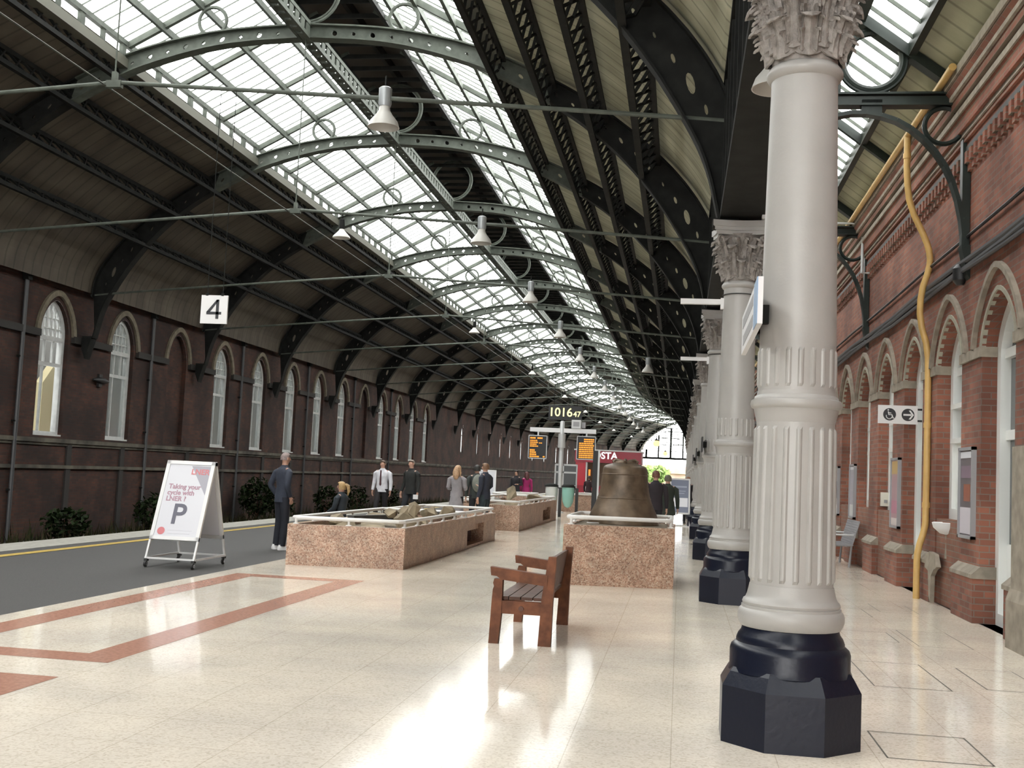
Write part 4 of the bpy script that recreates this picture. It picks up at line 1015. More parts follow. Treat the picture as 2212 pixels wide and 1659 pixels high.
# ------------------------------------------------------------------ A-boards
def aboard(label, u, s, W, H, D, zb, rz, mp, casters=True):
    t = thing('pavement_sign', label, 'sign', (u, s, 0), rz)
    z0 = .12 if casters else 0
    def side(sg, nm):
        g = bpy.data.objects.new(nm, None); COL.objects.link(g); g.parent = t
        a = math.atan2(D/2, H-z0); L = math.hypot(D/2, H-z0)
        g.location = (0, -sg*0, H); g.rotation_euler = (-sg*a, 0, 0)
        return L
    a = math.atan2(D/2-.02, H-z0); L = math.hypot(D/2-.02, H-z0)
    for sg, nm in ((-1, 'front'), (1, 'rear')):
        Mx = Matrix.Translation((0, 0, H)) @ Matrix.Rotation(sg*a, 4, 'X')
        def mk(): b = MB(); b.M = Mx; return b
        y0 = -.02 if sg < 0 else 0; y1 = 0 if sg < 0 else .02
        pb = (H-zb)/math.cos(a)
        b = mk(); w_ = .055
        for bx in ((-W/2, -W/2+w_, -pb, 0), (W/2-w_, W/2, -pb, 0), (-W/2, W/2, -w_, 0), (-W/2, W/2, -pb, -pb+w_)): b.box((bx[0], y0-.012, bx[2]), (bx[1], y1+.012, bx[3]))
        fr = b.build(nm+'_frame', M_board, t)
        b = mk(); b.box((-W/2+w_, y0, -pb+w_), (W/2-w_, y1, -w_)); b.build(nm+'_poster', mp if sg < 0 else M_poster, t)
        for x in (-W/2+.014, W/2-.014):
            b = mk(); b.bar((x, (y0+y1)/2, -pb), (x, (y0+y1)/2, -L), .028, .028, up=(1, 0, 0)); b.build('leg', M_board, t)
    b = MB(); yb = D/2-.02
    for p_, q_ in (((-W/2, -yb), (W/2, -yb)), ((W/2, -yb), (W/2, yb)), ((W/2, yb), (-W/2, yb)), ((-W/2, yb), (-W/2, -yb))): b.bar((*p_, z0+.012), (*q_, z0+.012), .026, .026)
    b.build('base_frame', M_board, t)
    if casters:
        for x in (-W/2+.02, W/2-.02):
            for y in (-yb, yb):
                c = bpy.data.objects.new('caster', None)
                cb = MB(); cb.cbox((x, y, z0-.015), (.05, .06, .035)); cb.M = Matrix.Translation((x, y-.02, .045)) @ Matrix.Rotation(PI/2, 4, 'Y'); cb.lathe([(.0, -.02), (.035, -.02), (.045, -.012), (.045, .012), (.035, .02), (0, .02)], n=16); co = cb.build('caster', M_rubber, t)
                hb_ = MB(); hb_.M = Matrix.Translation((x, y-.02, .045)) @ Matrix.Rotation(PI/2, 4, 'Y'); hb_.lathe([(.0, -.024), (.026, -.024), (.026, .024), (0, .024)], n=12); hb_.build('hub', M_chrome, co)
    return t, Matrix.Translation((0, 0, H)) @ Matrix.Rotation(-a, 4, 'X')
M_postw = mat('white_poster', (.56, .565, .60), rough=.3)
t, Mf = aboard('white wheeled A-board sign with a large letter P, on the asphalt', -7.24, 16.15, .76, 1.54, 1.14, .39, .0, M_postw)
def on_face(o, x, z):
    o.matrix_local = Mf @ Matrix.Translation((x, -.0225, z)) @ Matrix.Rotation(PI/2, 4, 'X') @ Matrix.Diagonal((*o.scale, 1))
def face_text(nm, body, size, m, x, z, bold=.0, align='LEFT', xs=1): o = text_mesh(nm, body, size, m, t, (0, 0, 0), (0, 0, 0), depth=.001, bold=bold, align=align, xs=xs); on_face(o, x, z)
b = MB(); b.M = Mf; b.poly([(.02, -.0215, -.075), (.318, -.0215, -.075), (.318, -.0215, -.53)]); b.build('grey_triangle', mat('poster_grey', (.31, .305, .345), rough=.4), t)
face_text('brand_text', 'LNER', .12, M_redink, .03, -.17, .003)
for k, line in enumerate(('Taking your', 'cycle with', 'LNER ?')): face_text('headline', line, .104, M_pink, -.27, -.41-k*.096, .003)
face_text('letter_p', 'P', .44, M_ink, -.13, -.85, .007)
b = MB(); b.M = Mf @ Matrix.Translation((-.23, -.0215, -1.10)) @ Matrix.Rotation(PI/2, 4, 'X'); b.lathe([(0, 0), (.058, 0), (.058, .001), (0, .001)], n=24, smooth=False); b.build('red_disc', M_redink, t)
b = MB(); b.M = Mf
for z, w_ in ((-1.08, .38), (-1.125, .35)): b.box((-.13, -.0225, z-.008), (-.13+w_, -.0205, z+.008))
b.build('small_print', mat('pale_print', (.56, .56, .60), rough=.5), t)
M_postb = mat('blue_grey_poster', (.17, .19, .26), rough=.3)
t, Mf = aboard('blue-grey poster A-board in a white frame beside the row of columns', .0, 40.5, .72, 1.66, .9, .42, .05, M_postb, False)
b = MB(); b.M = Mf; b.box((-.28, -.0225, -1.02), (.28, -.0205, -.70)); b.build('white_block', M_poster, t)
b = MB(); b.M = Mf
for x0, x1, z in ((-.24, .24, -.30), (-.2, .2, -.44), (-.22, .16, -.52)): b.box((x0, -.0225, z-.03), (x1, -.0205, z+.03 if z > -.4 else z))
b.build('printed_bands', mat('pale_blue_ink', (.32, .35, .45)), t)
t, Mf = aboard('white A-board partly hidden behind the man in the navy suit', -7.75, 45.5, .74, 1.66, .8, .5, .1, M_postw, False)

# ------------------------------------------------------------------ departure screens on a pole, clock
t = thing('screen_pole', 'pale grey pole with a long cross arm carrying departure screens', 'pole', (-5.05, 48.2, 0))
MB().lathe([(.10, 0), (.10, 3.85), (.06, 3.9)], n=14).build('pole', M_lgrey, t); MB().box((-1.38, -.07, 3.4), (1.45, .07, 3.58)).build('cross_arm', M_board, t)
MB().lathe([(.16, 2.75), (.16, 3.35)], n=14).build('collar', M_lgrey, t); MB().lathe([(.2, 0), (.2, .03), (.1, .05)], n=14).build('base_plate', M_lgrey, t)
def screen(label, u, z, lines, rx):
    t = thing('departure_screen', label, 'screen', (u, 48.0, z), 0, 'departure screens')
    MB().box((-.38, -.05, -.48), (.38, .08, .48)).build('case', M_black, t)
    m = MB()
    for a in ((-.40, .40, .47, .5), (-.40, .40, -.5, -.47), (-.40, -.375, -.5, .5), (.375, .40, -.5, .5)): m.box((a[0], -.06, a[2]), (a[1], .02, a[3]))
    m.build('bezel', M_lgrey, t)
    for x0, x1, zz, h_ in lines:
        x = x0; m = MB()
        while x < x1-.03: w_ = min(random.uniform(.05, .12), x1-x); m.box((x, -.055, zz-h_/2), (x+w_, -.0505, zz+h_/2)); x += w_+.012
        m.build('text_line', M_orange, t)
    m = MB(); m.box((-.03, -.03, .5), (.03, .03, 3.42-z)); m.build('hanger', M_lgrey, t)
l1 = [(-.33, -.1, .38, .07), (-.02, .2, .38, .07), (-.33, 0, .27, .05), (-.33, .02, .19, .05), (.05, .22, .17, .04), (-.33, -.05, .11, .05), (-.33, .02, .03, .05), (-.33, -.1, -.14, .07), (-.33, -.06, -.23, .06), (-.33, -.04, -.32, .06), (-.33, .1, -.41, .06), (.24, .35, -.41, .06)]
l2 = [(-.3 if k > 1 else -.1, .33, .36-k*.085, .055) for k in range(10)]
screen('left amber departure screen hanging from the white cross arm', -6.05, 2.74, l1, 0); screen('right amber departure screen hanging above the red kiosk', -3.98, 2.78, l2, 0)
t = thing('camera_box', 'pale square camera box standing on the cross arm', 'camera', (-4.45, 48.2, 3.58))
MB().box((-.2, -.12, .02), (.2, .25, .38)).build('case', M_lgrey, t); MB().box((-.13, -.13, .1), (.13, -.12, .3)).build('window', M_grey, t); MB().box((.2, 0, .05), (.38, .2, .3)).build('side_case', M_grey, t)
t = thing('clock', 'black hanging digital clock with glowing yellow figures', 'clock', (-4.98, CS(6), 4.27))
MB().box((-.72, -.09, -.3), (.72, .09, .3)).build('case', M_black, t)
text_mesh('digits', '1016', .52, M_yled, t, (-.20, -.092, 0), (PI/2, 0, 0), bold=.006); text_mesh('digits', '47', .33, M_yled, t, (.51, -.092, -.06), (PI/2, 0, 0), bold=.004)
for x in (-.5, .5): MB().path([(x, 0, .3), (x, 0, 2.65)], .012, 6).build('rod', M_irond, t)
t = thing('timetable_board', 'pale framed timetable board standing behind the screen pole', 'board', (-5.25, 52.6, 0))
m = MB()
for x in (-.5, -.13, .5): m.box((x-.03, -.04, .0 if x != -.13 else .6), (x+.03, .04, 2.1))
for z in (.72, 1.1, 1.72, 2.07): m.box((-.5, -.04, z-.04), (.5, .04, z+.04))
m.build('frame', M_lgrey, t); MB().box((-.48, -.01, .74), (.48, .02, 2.05)).build('panel', mat('dark_poster', (.03, .035, .035), rough=.3), t)

# ------------------------------------------------------------------ coffee kiosk
t = thing('kiosk', 'crimson coffee kiosk with white letters on its fascia, behind the bell', 'kiosk', (-3.8, 60, 0))
MB().box((-1.75, 0, 2.33), (1.75, 2.6, 2.95)).build('fascia', M_costa, t); MB().box((-1.72, .1, 0), (1.72, 2.5, 1.1)).build('counter', M_costa, t)
MB().box((-1.8, -.03, 2.95), (1.8, 2.65, 3.02)).build('roof_edge', M_lgrey, t); MB().box((-1.7, .05, 1.1), (-1.15, 2.4, 2.33)).build('end_panel', mat('bright_red_panel', (.42, .012, .03), rough=.3), t)
MB().box((-1.1, .9, 1.1), (1.7, 2.4, 2.33)).build('back_wall', mat('kiosk_back', (.16, .13, .09), rough=.6), t)
for x in (-1.12, 1.68): MB().box((x-.04, .03, 0), (x+.04, .11, 2.95)).build('post', M_lgrey, t)
text_mesh('letters', 'COSTA', .50, M_wlet, t, (-.32, -.006, 2.70), (PI/2, 0, 0), bold=.014)
MB().box((-1.0, .02, 1.5), (-.9, .04, 1.95)).build('menu_light', M_oglow, t)
t = thing('banner_stand', 'tall narrow dark banner stand with a pale edge left of the bell', 'banner', (-3.3, 45, 0))
MB().box((-.14, -.03, .05), (.06, .03, 2.62)).build('panel', M_black, t); MB().box((.06, -.04, .03), (.13, .04, 2.66)).build('edge', M_lgrey, t); MB().box((-.25, -.2, 0), (.25, .2, .05)).build('foot', M_irond, t)
t = thing('lantern', 'small orange glowing light beside the bell', 'lamp', (-1.5, 52, 1.36)); MB().sphere((0, 0, 0), .1, 10, 8).build('globe', M_oglow, t); MB().path([(0, 0, -.1), (0, 0, -1.36)], .03, 6).build('post', M_irond, t)

# ------------------------------------------------------------------ bag bins
def bin_(label, u, s, tint):
    t = thing('bag_bin', label, 'bin', (u, s, 0), 0, 'bag bins')
    m = MB(); m.ring((0, 0, 1.16), .24, .03, 'z', 20, 6); m.lathe([(.27, 1.17), (.2, 1.24), (.02, 1.26)], n=16, cap=False); m.build('hoop', M_irond, t)
    m = MB(); m.lathe([(.23, 1.16), (.24, .95), (.21, .6), (.13, .42), (.03, .36)], n=14); m.build('bag', tint, t)
    MB().box((.28, -.05, 0), (.39, .05, 1.12)).build('post', M_black, t); MB().bar((.24, 0, 1.12), (.33, 0, 1.05), .04, .04).build('arm', M_irond, t)
bin_('bag bin with a clear bag near the departure pole', -4.85, 43.3, mat('clear_bag', (.60, .63, .61), rough=.2))
bin_('bag bin with a pale green bag, right of the clear one', -4.2, 43.2, mat('green_bag', (.26, .50, .43), rough=.25))

# ------------------------------------------------------------------ posters, switch, basin, wayfinding sign on the right wall
def poster(label, s, W, z0, z1, base, blocks):
    t = thing('poster_frame', label, 'poster', (UR, s, 0), 0, 'poster frames on the brick piers')
    m = MB()
    for a in ((-W/2, W/2, z0, z0+.04), (-W/2, W/2, z1-.04, z1), (-W/2, -W/2+.04, z0, z1), (W/2-.04, W/2, z0, z1)): m.box((-.06, a[0], a[2]), (0, a[1], a[3]))
    m.build('frame', M_grey, t); MB().box((-.035, -W/2+.04, z0+.04), (-.01, W/2-.04, z1-.04)).build('sheet', base, t)
    for y0, y1, za, zb, c in blocks: MB().box((-.04, y0, za), (-.034, y1, zb)).build('printed_block', c, t)
c_ = lambda n, r, g, b: mat(n, (r, g, b), rough=.3)
poster('framed poster on the nearest brick pier with a pale lower sheet', 15.5, .72, 1.02, 2.2, c_('p_dark', .12, .105, .115), [(-.3, .3, 2.06, 2.14, M_poster), (-.3, .3, 1.08, 1.42, c_('p_lilac', .56, .53, .58)), (-.2, .12, 1.5, 1.72, c_('p_rust', .30, .10, .06)), (-.26, .26, 1.8, 1.96, c_('p_plum', .21, .15, .2))])
poster('framed poster with yellow top and pink lower part on a brick pier', 20.45, .72, .95, 2.16, c_('p_rose', .42, .27, .29), [(-.3, .3, 1.88, 2.1, c_('p_gold', .50, .34, .13)), (-.3, .3, 1.0, 1.12, c_('p_pale', .62, .55, .53)), (-.3, .3, 1.2, 1.42, c_('p_magenta', .44, .18, .25))])
poster('framed lilac poster on the brick pier behind the nearest column', 25.4, .72, .95, 2.12, c_('p_lilac2', .36, .345, .39), [(-.3, .3, 2.0, 2.06, M_poster), (-.3, .3, 1.0, 1.25, c_('p_white', .55, .55, .55))])
poster('furthest framed grey poster on the brick piers', 27.9, .72, .95, 2.10, c_('p_grey', .32, .29, .29), [(-.3, .3, 1.0, 1.2, c_('p_white', .55, .55, .55)), (-.1, .1, 1.35, 1.75, c_('p_slate', .10, .12, .15))])
t = thing('switch_box', 'small white switch box on the dark brick jamb beside a poster', 'switch', (3.86, 22.40, 1.42))
MB().box((-.09, -.05, -.13), (.09, 0, .13)).build('case', mat('ivory', (.62, .60, .52), rough=.4), t); MB().box((-.03, -.06, -.07), (.03, -.05, -.01)).build('button', M_grey, t)
t = thing('wall_basin', 'white stone basin under the white window beside the yellow pipe', 'basin', (3.82, 16.85, 1.12))
m = MB(); m.lathe([(.06, -.12), (.16, -.1), (.25, -.02), (.27, .05), (.25, .06), (.2, .0), (.05, -.04)], n=24); m.build('bowl', M_stoneR, t); list(t.children)[0].data.materials[0] = M_board
MB().lathe([(.1, -.45), (.08, -.2), (.1, -.1)], n=12).build('pedestal', M_stoneR, t)
t = thing('plaster_patch', 'flaking grey plaster patch on the brick below the stone basin', 'plaster', (3.66, 17.2, .0))
rnd = random.Random(5); m = MB(); m.prism([(-.45, .55), (-.3, .72), (.05, .74), (.3, .68), (.35, .5), (.12, .46), (.06, .1), (-.04, .02), (-.08, .4), (-.25, .5)], 'x', -.06, .0); m.build('plaster', M_stoneR, t)
# accessible toilet sign
t = thing('wayfinding_sign', 'white sign with wheelchair and arrow roundels projecting from the right wall', 'sign', (3.36, 18.55, 2.79))
MB().box((-.30, -.012, -.145), (.30, .012, .145)).build('panel', M_board, t)
for k, x in enumerate((-.125, .155)):
    d = MB(); d.M = Matrix.Translation((x, -.0125, 0)) @ Matrix.Rotation(PI/2, 4, 'X'); d.lathe([(0, 0), (.098, 0), (.098, .002), (0, .002)], n=32, smooth=False); d.build('roundel', M_black_ink, t)
y = -.016
a_ = MB()
for pts in ([(.085, .014), (.205, .014), (.205, -.014), (.085, -.014)], [(.165, .07), (.195, .07), (.245, .0), (.215, .0)], [(.165, -.07), (.195, -.07), (.245, 0), (.215, 0)]): a_.prism(pts, 'y', y, y+.003)
a_.build('arrow', M_board, t)
wc = MB(); wc.M = Matrix.Translation((-.125, y+.001, 0)) @ Matrix.Rotation(PI/2, 4, 'X'); pts = [( -.005+.045*math.cos(a*PI/10), -.025+.045*math.sin(a*PI/10), 0) for a in range(9, 22)]; wc.path(pts, .007, 5)
wc.path([(-.02, .045, 0), (-.012, -.005, 0), (.035, -.005, 0), (.055, -.06, 0), (.068, -.055, 0)], .009, 5); wc.path([(-.016, .025, 0), (.025, .02, 0)], .007, 5); wc.sphere((-.022, .068, 0), .013, 8, 6); wc.build('wheelchair_symbol', M_board, t)
for z in (-.09, .09): MB().box((.3, -.01, z-.015), (.37, .01, z+.015)).build('wall_bracket', M_black, t)

# ------------------------------------------------------------------ plants along the foot of the left wall
def bush(label, u, s, z, r, h, n, seed):
    rnd = random.Random(seed); t = thing('bush', label, 'bush', (u, s, z), 0, 'bushes along the left wall')
    m = MB()
    for _ in range(n):
        v = Vector((rnd.gauss(0, 1), rnd.gauss(0, 1), rnd.gauss(0, 1))).normalized()*rnd.uniform(.55, 1); c = Vector((v.x*r*.8, v.y*r, h*.55+v.z*h*.45))
        a, b_ = rnd.uniform(0, 6.28), rnd.uniform(-.9, .9); l, w_ = rnd.uniform(.08, .16), rnd.uniform(.04, .07)
        d = Vector((math.cos(a)*math.cos(b_), math.sin(a)*math.cos(b_), math.sin(b_))); e = d.cross(Vector((rnd.random(), rnd.random(), 1))).normalized()*w_
        m.poly([c-d*l, c+e, c+d*l, c-e])
    m.build('foliage', M_leaf, t, fix=False)
    st_ = MB()
    for k in range(5): a = k*1.26; st_.path([(0, 0, 0), (.1*math.cos(a), .1*math.sin(a), h*.3), (.45*r*math.cos(a), .45*r*math.sin(a), h*.75)], [.03, .022, .01], 5)
    st_.build('stem', M_woodd, t)
for k, a in enumerate((('dense dark green bush right of the white A-board', -17.3, 45.2, -.95, .95, 1.9, 900), ('smaller dark bush behind the man in navy', -17.4, 48.6, -.95, .6, 1.1, 350), ('low scrubby bush at the far left of the track', -17.2, 30.2, -.95, .8, 1.0, 380), ('leafy scrub left of the white A-board', -17.0, 35.4, -.95, .9, 1.35, 450), ('scrubby bush behind the white A-board', -17.3, 39.6, -.95, .8, 1.2, 380), ('dark bush behind the seated blonde woman', -17.0, 53.5, -.95, .8, 1.5, 420), ('dark bush behind the man in the white shirt', -17.1, 59, -.95, .9, 1.5, 420), ('far dark bush left of the woman in the grey coat', -17.2, 66, -.95, .9, 1.5, 420))): bush(*a, 30+k)
rnd = random.Random(3); m = MB()
for _ in range(3000):
    s_ = rnd.uniform(24, 85); u = rnd.uniform(-18.2, -16.2); h = rnd.uniform(.15, .7)*rnd.random()+.1; a = rnd.uniform(0, 6.28); dx, dy = .03*math.cos(a), .03*math.sin(a)
    m.poly([(u-dx, s_-dy, -.95), (u+dx, s_+dy, -.95), (u+rnd.uniform(-.15, .15), s_+rnd.uniform(-.15, .15), -.95+h)])
tag(m.build('weeds', M_weed, fix=False), 'straggling weeds along the foot of the left wall', 'weeds', kind='stuff')
# trees beyond the far arch
for k, (px, s_, r, h) in enumerate(((8, 262, 6, 5), (22, 255, 5, 4.2), (36, 262, 6, 6), (-6, 268, 6, 5), (50, 270, 7, 5.5))):
    rnd = random.Random(80+k); t = thing('tree', 'bright green tree in the open air beyond the far arch, %s from the left' % ORD[sorted([8, 22, 36, -6, 50]).index(px)+1], 'tree', (px, s_, -.3), 0, 'trees beyond the far arch'); m = MB()
    for _ in range(500):
        v = Vector((rnd.gauss(0, 1), rnd.gauss(0, 1), rnd.gauss(0, 1))).normalized()*rnd.uniform(.6, 1); c = Vector((v.x*r*.6, v.y*r*.6, h*.6+v.z*h*.4)); d = Vector((rnd.uniform(-1, 1), rnd.uniform(-1, 1), rnd.uniform(-1, 1)))*.9; e = Vector((rnd.uniform(-1, 1), rnd.uniform(-1, 1), rnd.uniform(-1, 1)))*.6
        m.poly([c-d, c+e, c+d, c-e])
    m.build('crown', mat('tree_leaf', (.16, .24, .07), rough=.8, col2=(.26, .34, .12), vscale=.6), t, fix=False); MB().lathe([(.4, 0), (.3, h*.5), (.1, h*.8)], n=8).build('trunk', M_woodd, t)
# ------------------------------------------------------------------ people
def skin_mesh(nodes, edges, root, m, sub=1):
    names = list(nodes); ix = {n: i for i, n in enumerate(names)}
    me = bpy.data.meshes.new('skin'); me.from_pydata([nodes[n][0] for n in names], [(ix[a], ix[b]) for a, b in edges], [])
    o = bpy.data.objects.new('skin_tmp', me); COL.objects.link(o)
    md = o.modifiers.new('skin', 'SKIN'); md.use_smooth_shade = True; md.branch_smoothing = .3
    if sub: sb = o.modifiers.new('sub', 'SUBSURF'); sb.levels = sub; sb.render_levels = sub
    sv = me.skin_vertices[0].data
    for n in names:
        r = nodes[n][1]; sv[ix[n]].radius = r if isinstance(r, tuple) else (r, r); sv[ix[n]].use_root = n == root
    dg = bpy.context.evaluated_depsgraph_get(); out = bpy.data.meshes.new_from_object(o.evaluated_get(dg)); bpy.data.objects.remove(o)
    out.materials.clear(); out.materials.append(m); out.polygons.foreach_set('use_smooth', [True]*len(out.polygons)); return out
M_skin = mat('skin', (.50, .29, .21), rough=.5); M_eye = mat('eye_dark', (.03, .025, .02), rough=.3); M_lip = mat('lips', (.36, .14, .12), rough=.5)
def V(*a): return Vector(a)
ARMS = {  # elbow, wrist offsets from the shoulder and the hand's direction, for the right side (mirrored for the left)
 'hang': (V(.055, -.02, -.29), V(.075, .04, -.54), V(.0, .04, -1)), 'fold': (V(.06, .0, -.28), V(-.03, .2, -.22), V(-.8, .5, .05)),
 'hold': (V(.06, -.01, -.28), V(.0, .22, -.27), V(-.3, .9, .1)), 'bag': (V(.07, -.03, -.28), V(.1, .06, -.53), V(0, .15, -1)), 'lap': (V(.05, .05, -.27), V(-.06, .25, -.36), V(-.5, .8, -.2)),
 'pocket': (V(.10, -.09, -.27), V(.03, .03, -.47), V(-.2, .4, -.9))}
def person(label, u, s, face, H, top, legs, hair, arms=('hang', 'hang'), stance='stand', shoes=(.03, .03, .03), hairstyle='short', coat=0.0, collar=None, tie=None, female=False, sleeves=None, head_turn=0.0, hair_m=None):
    """face: heading in degrees, 0 looks along the hall away from the camera, 90 looks to the left"""
    t = thing('person', label, 'person', (*cv(u, s), 0), math.radians(face)); k = H/1.75; t.scale = (k, k, k)
    sit = stance == 'sit'; dz = -.43 if sit else 0
    sw = .175 if female else .195
    J = {'pelvis': V(0, 0, .95+dz), 'spine': V(0, .01, 1.13+dz), 'chest': V(0, .0, 1.34+dz), 'upper': V(0, -.01, 1.435+dz), 'neck': V(0, .005, 1.50+dz), 'skull': V(0, .015, 1.565+dz), 'face': V(0, .025, 1.62+dz), 'crown': V(0, .01, 1.685+dz)}
    for sg, sd in ((1, 'r'), (-1, 'l')):
        sh = V(sg*sw, -.01, 1.42+dz); el, wr, hd = ARMS[arms[0 if sg > 0 else 1]]; mx = lambda v: V(v.x*sg, v.y, v.z)
        J['sh'+sd] = sh; J['el'+sd] = sh+mx(el); J['wr'+sd] = sh+mx(wr); J['hd'+sd] = mx(hd).normalized()
        if sit: J['hip'+sd] = V(sg*.095, 0, .93+dz); J['kn'+sd] = V(sg*.12, .42, .50); J['an'+sd] = V(sg*.12, .40, .09)
        elif stance == 'walk': f = sg; J['hip'+sd] = V(sg*.09, 0, .92); J['kn'+sd] = V(sg*.09, .05+.1*f, .50); J['an'+sd] = V(sg*.085, -.03+.2*f, .10 if f > 0 else .12)
        else: J['hip'+sd] = V(sg*.09, 0, .92); J['kn'+sd] = V(sg*.10, .02, .50); J['an'+sd] = V(sg*.105, -.02, .09)
    wid = .135 if female else .15
    R = {'pelvis': (wid*.72, .07), 'spine': (.12 if female else .14, .085), 'chest': (.145 if female else .165, .095), 'upper': (.075, .05), 'neck': .052, 'skull': (.062, .07), 'face': (.073, .088), 'crown': (.064, .078)}
    N = {n: (J[n], R[n]) for n in R}; E_ = [('pelvis', 'spine'), ('spine', 'chest'), ('chest', 'upper'), ('upper', 'neck'), ('neck', 'skull'), ('skull', 'face'), ('face', 'crown')]
    for sd, sg in (('r', 1), ('l', -1)):
        N['sh'+sd] = (J['sh'+sd], .042); N['el'+sd] = (J['el'+sd], .042); N['wr'+sd] = (J['wr'+sd], .028); N['hip'+sd] = (J['hip'+sd], .062); N['kn'+sd] = (J['kn'+sd], .048); N['an'+sd] = (J['an'+sd], .036); N['toe'+sd] = (J['an'+sd]+V(0, .15, -.055), .030)
        E_ += [('upper', 'sh'+sd), ('sh'+sd, 'el'+sd), ('el'+sd, 'wr'+sd), ('pelvis', 'hip'+sd), ('hip'+sd, 'kn'+sd), ('kn'+sd, 'an'+sd), ('an'+sd, 'toe'+sd)]
        d = J['hd'+sd]; side = V(0, 1, 0) if abs(d.y) < .6 else V(-sg, 0, 0); side = (side-d*side.dot(d)).normalized(); nrm = d.cross(side); nrm = nrm if nrm.x*sg < 0 or abs(nrm.x) < .1 else -nrm
        pm = J['wr'+sd]+d*.06; N['palm'+sd] = (pm, (.034, .018)); E_.append(('wr'+sd, 'palm'+sd))
        for fi, (o_, L) in enumerate(((-.030, .062), (-.010, .074), (.010, .070), (.029, .055))):
            a = pm+d*.035+side*o_*-1; N['f%d'%fi+sd] = (a, .0095); b_ = a+d*L*.55+nrm*.008; N['g%d'%fi+sd] = (b_, .0088); c = b_+d*L*.4+nrm*.022; N['h%d'%fi+sd] = (c, .0075)
            E_ += [('palm'+sd, 'f%d'%fi+sd), ('f%d'%fi+sd, 'g%d'%fi+sd), ('g%d'%fi+sd, 'h%d'%fi+sd)]
        a = J['wr'+sd]+d*.035+side*.035; N['t'+sd] = (a, .011); N['tt'+sd] = (a+d*.035+side*.018+nrm*.015, .009); E_ += [('palm'+sd, 't'+sd), ('t'+sd, 'tt'+sd)]
    body = link('body', skin_mesh(N, E_, 'pelvis', M_skin), t)
    # face and ears
    fz = J['face'].z; fy = J['face'].y+.088
    fm = MB(); fm.prism([(-.001, fz+.03), (.022, fz-.018), (-.001, fz-.024)], 'x', -.011, .011); fm.M = None
    fm.v = [V(p.x, fy-.012+p.y, p.z) for p in fm.v]; fm.build('nose', M_skin, body)
    for sg in (-1, 1):
        MB().sphere((sg*.03, fy-.014, fz+.028), (.009, .006, .005), 8, 5).build('eye', M_eye, body)
        MB().sphere((sg*.078, J['face'].y-.01, fz+.005), (.011, .02, .032), 8, 6).build('ear', M_skin, body)
    MB().sphere((0, fy-.016, fz-.05), (.024, .008, .006), 8, 5).build('mouth', M_lip, body)
    # hair
    cm = J['face']+V(0, 0, .02); hm = MB()
    nA, nB = 20, 10; rows = []
    back = {'short': -.05, 'crop': -.02, 'long': -.05, 'pony': -.06, 'bald': .02}[hairstyle]
    for b_ in range(nB+1):
        row = []
        for a in range(nA):
            th = 2*PI*a/nA; fr = math.sin(th)          # +1 at the face
            zlow = cm.z+back-.02 if fr < .15 else cm.z+.045+.02*fr
            ztop = cm.z+.098; f = b_/nB; z = zlow+(ztop-zlow)*math.sin(f*PI/2)
            q = min(1, max(0, (z-(cm.z-.1))/.2)); rr = math.sqrt(max(.0, 1-max(0, (z-cm.z)/.1)**2)) if z > cm.z else 1
            th_ = .006 if hairstyle in ('crop', 'bald') else .014
            row.append((math.cos(th)*(.078+th_)*rr, J['face'].y-.008+fr*(.094+th_)*rr, z))
        rows.append(hm.verts(row))
    for A, B in zip(rows, rows[1:]):
        for a in range(nA): hm.face((A[a], A[(a+1) % nA], B[(a+1) % nA], B[a]), True)
    hm.face(rows[0][::-1]); hm.face(rows[-1])
    if hairstyle == 'long': hm.path([(0, -.075, cm.z+.02), (0, -.105, cm.z-.08), (0, -.115, cm.z-.18), (.0, -.11, cm.z-.27)], [.07, .085, .09, .04], 10); hm.path([(.06, -.05, cm.z), (.085, -.04, cm.z-.1), (.085, -.05, cm.z-.2)], [.03, .035, .02], 8); hm.path([(-.06, -.05, cm.z), (-.085, -.04, cm.z-.1), (-.085, -.05, cm.z-.2)], [.03, .035, .02], 8)
    if hairstyle == 'pony': hm.path([(0, -.09, cm.z+.03), (0, -.15, cm.z), (0, -.17, cm.z-.1), (0, -.15, cm.z-.2)], [.035, .04, .035, .012], 10)
    hm.build('hair', mat('hair_%d_%d_%d' % tuple(int(c*1000) for c in hair), hair, rough=.6, var=.25, vscale=40), body)
    # clothes
    cn = lambda c: mat('cloth_%d_%d_%d' % tuple(int(v*1000) for v in c), c, rough=.85, var=.12, vscale=7, bump=.25, bscale=18)
    fx = .88 if female else 1.0; p_ = J['pelvis']; jm = MB()
    jm.loft([(p_+V(0, 0, -.10), (wid+.03), .13), (p_+V(0, 0, .03), wid+.02, .124), (J['spine'], .156*fx, .115), (J['chest']+V(0, 0, -.06), .18*fx, .128), (J['chest']+V(0, 0, .04), .19*fx, .125), (J['upper']+V(0, 0, -.02), .175*fx, .108), (J['upper']+V(0, 0, .02), .13*fx, .09), (J['neck']+V(0, 0, -.02), .078, .075), (J['neck']+V(0, 0, .012), .064, .066)])
    for sd, sg in (('r', 1), ('l', -1)):
        sh, el, wr = J['sh'+sd], J['el'+sd], J['wr'+sd]
        pts = [V(sg*.10, -.01, sh.z-.04), sh+V(-sg*.025, 0, -.03), sh+(el-sh)*.2+V(sg*.012, 0, 0), sh+(el-sh)*.6, el-(el-sh)*.08+(wr-el)*.02, el+(wr-el)*.12, el+(wr-el)*.6, wr+(el-wr)*.05]
        jm.path(pts, [.05, .066, .066, .060, .056, .054, .047, .04], 12)
    jm.build('jacket', cn(top), t, fix=False)
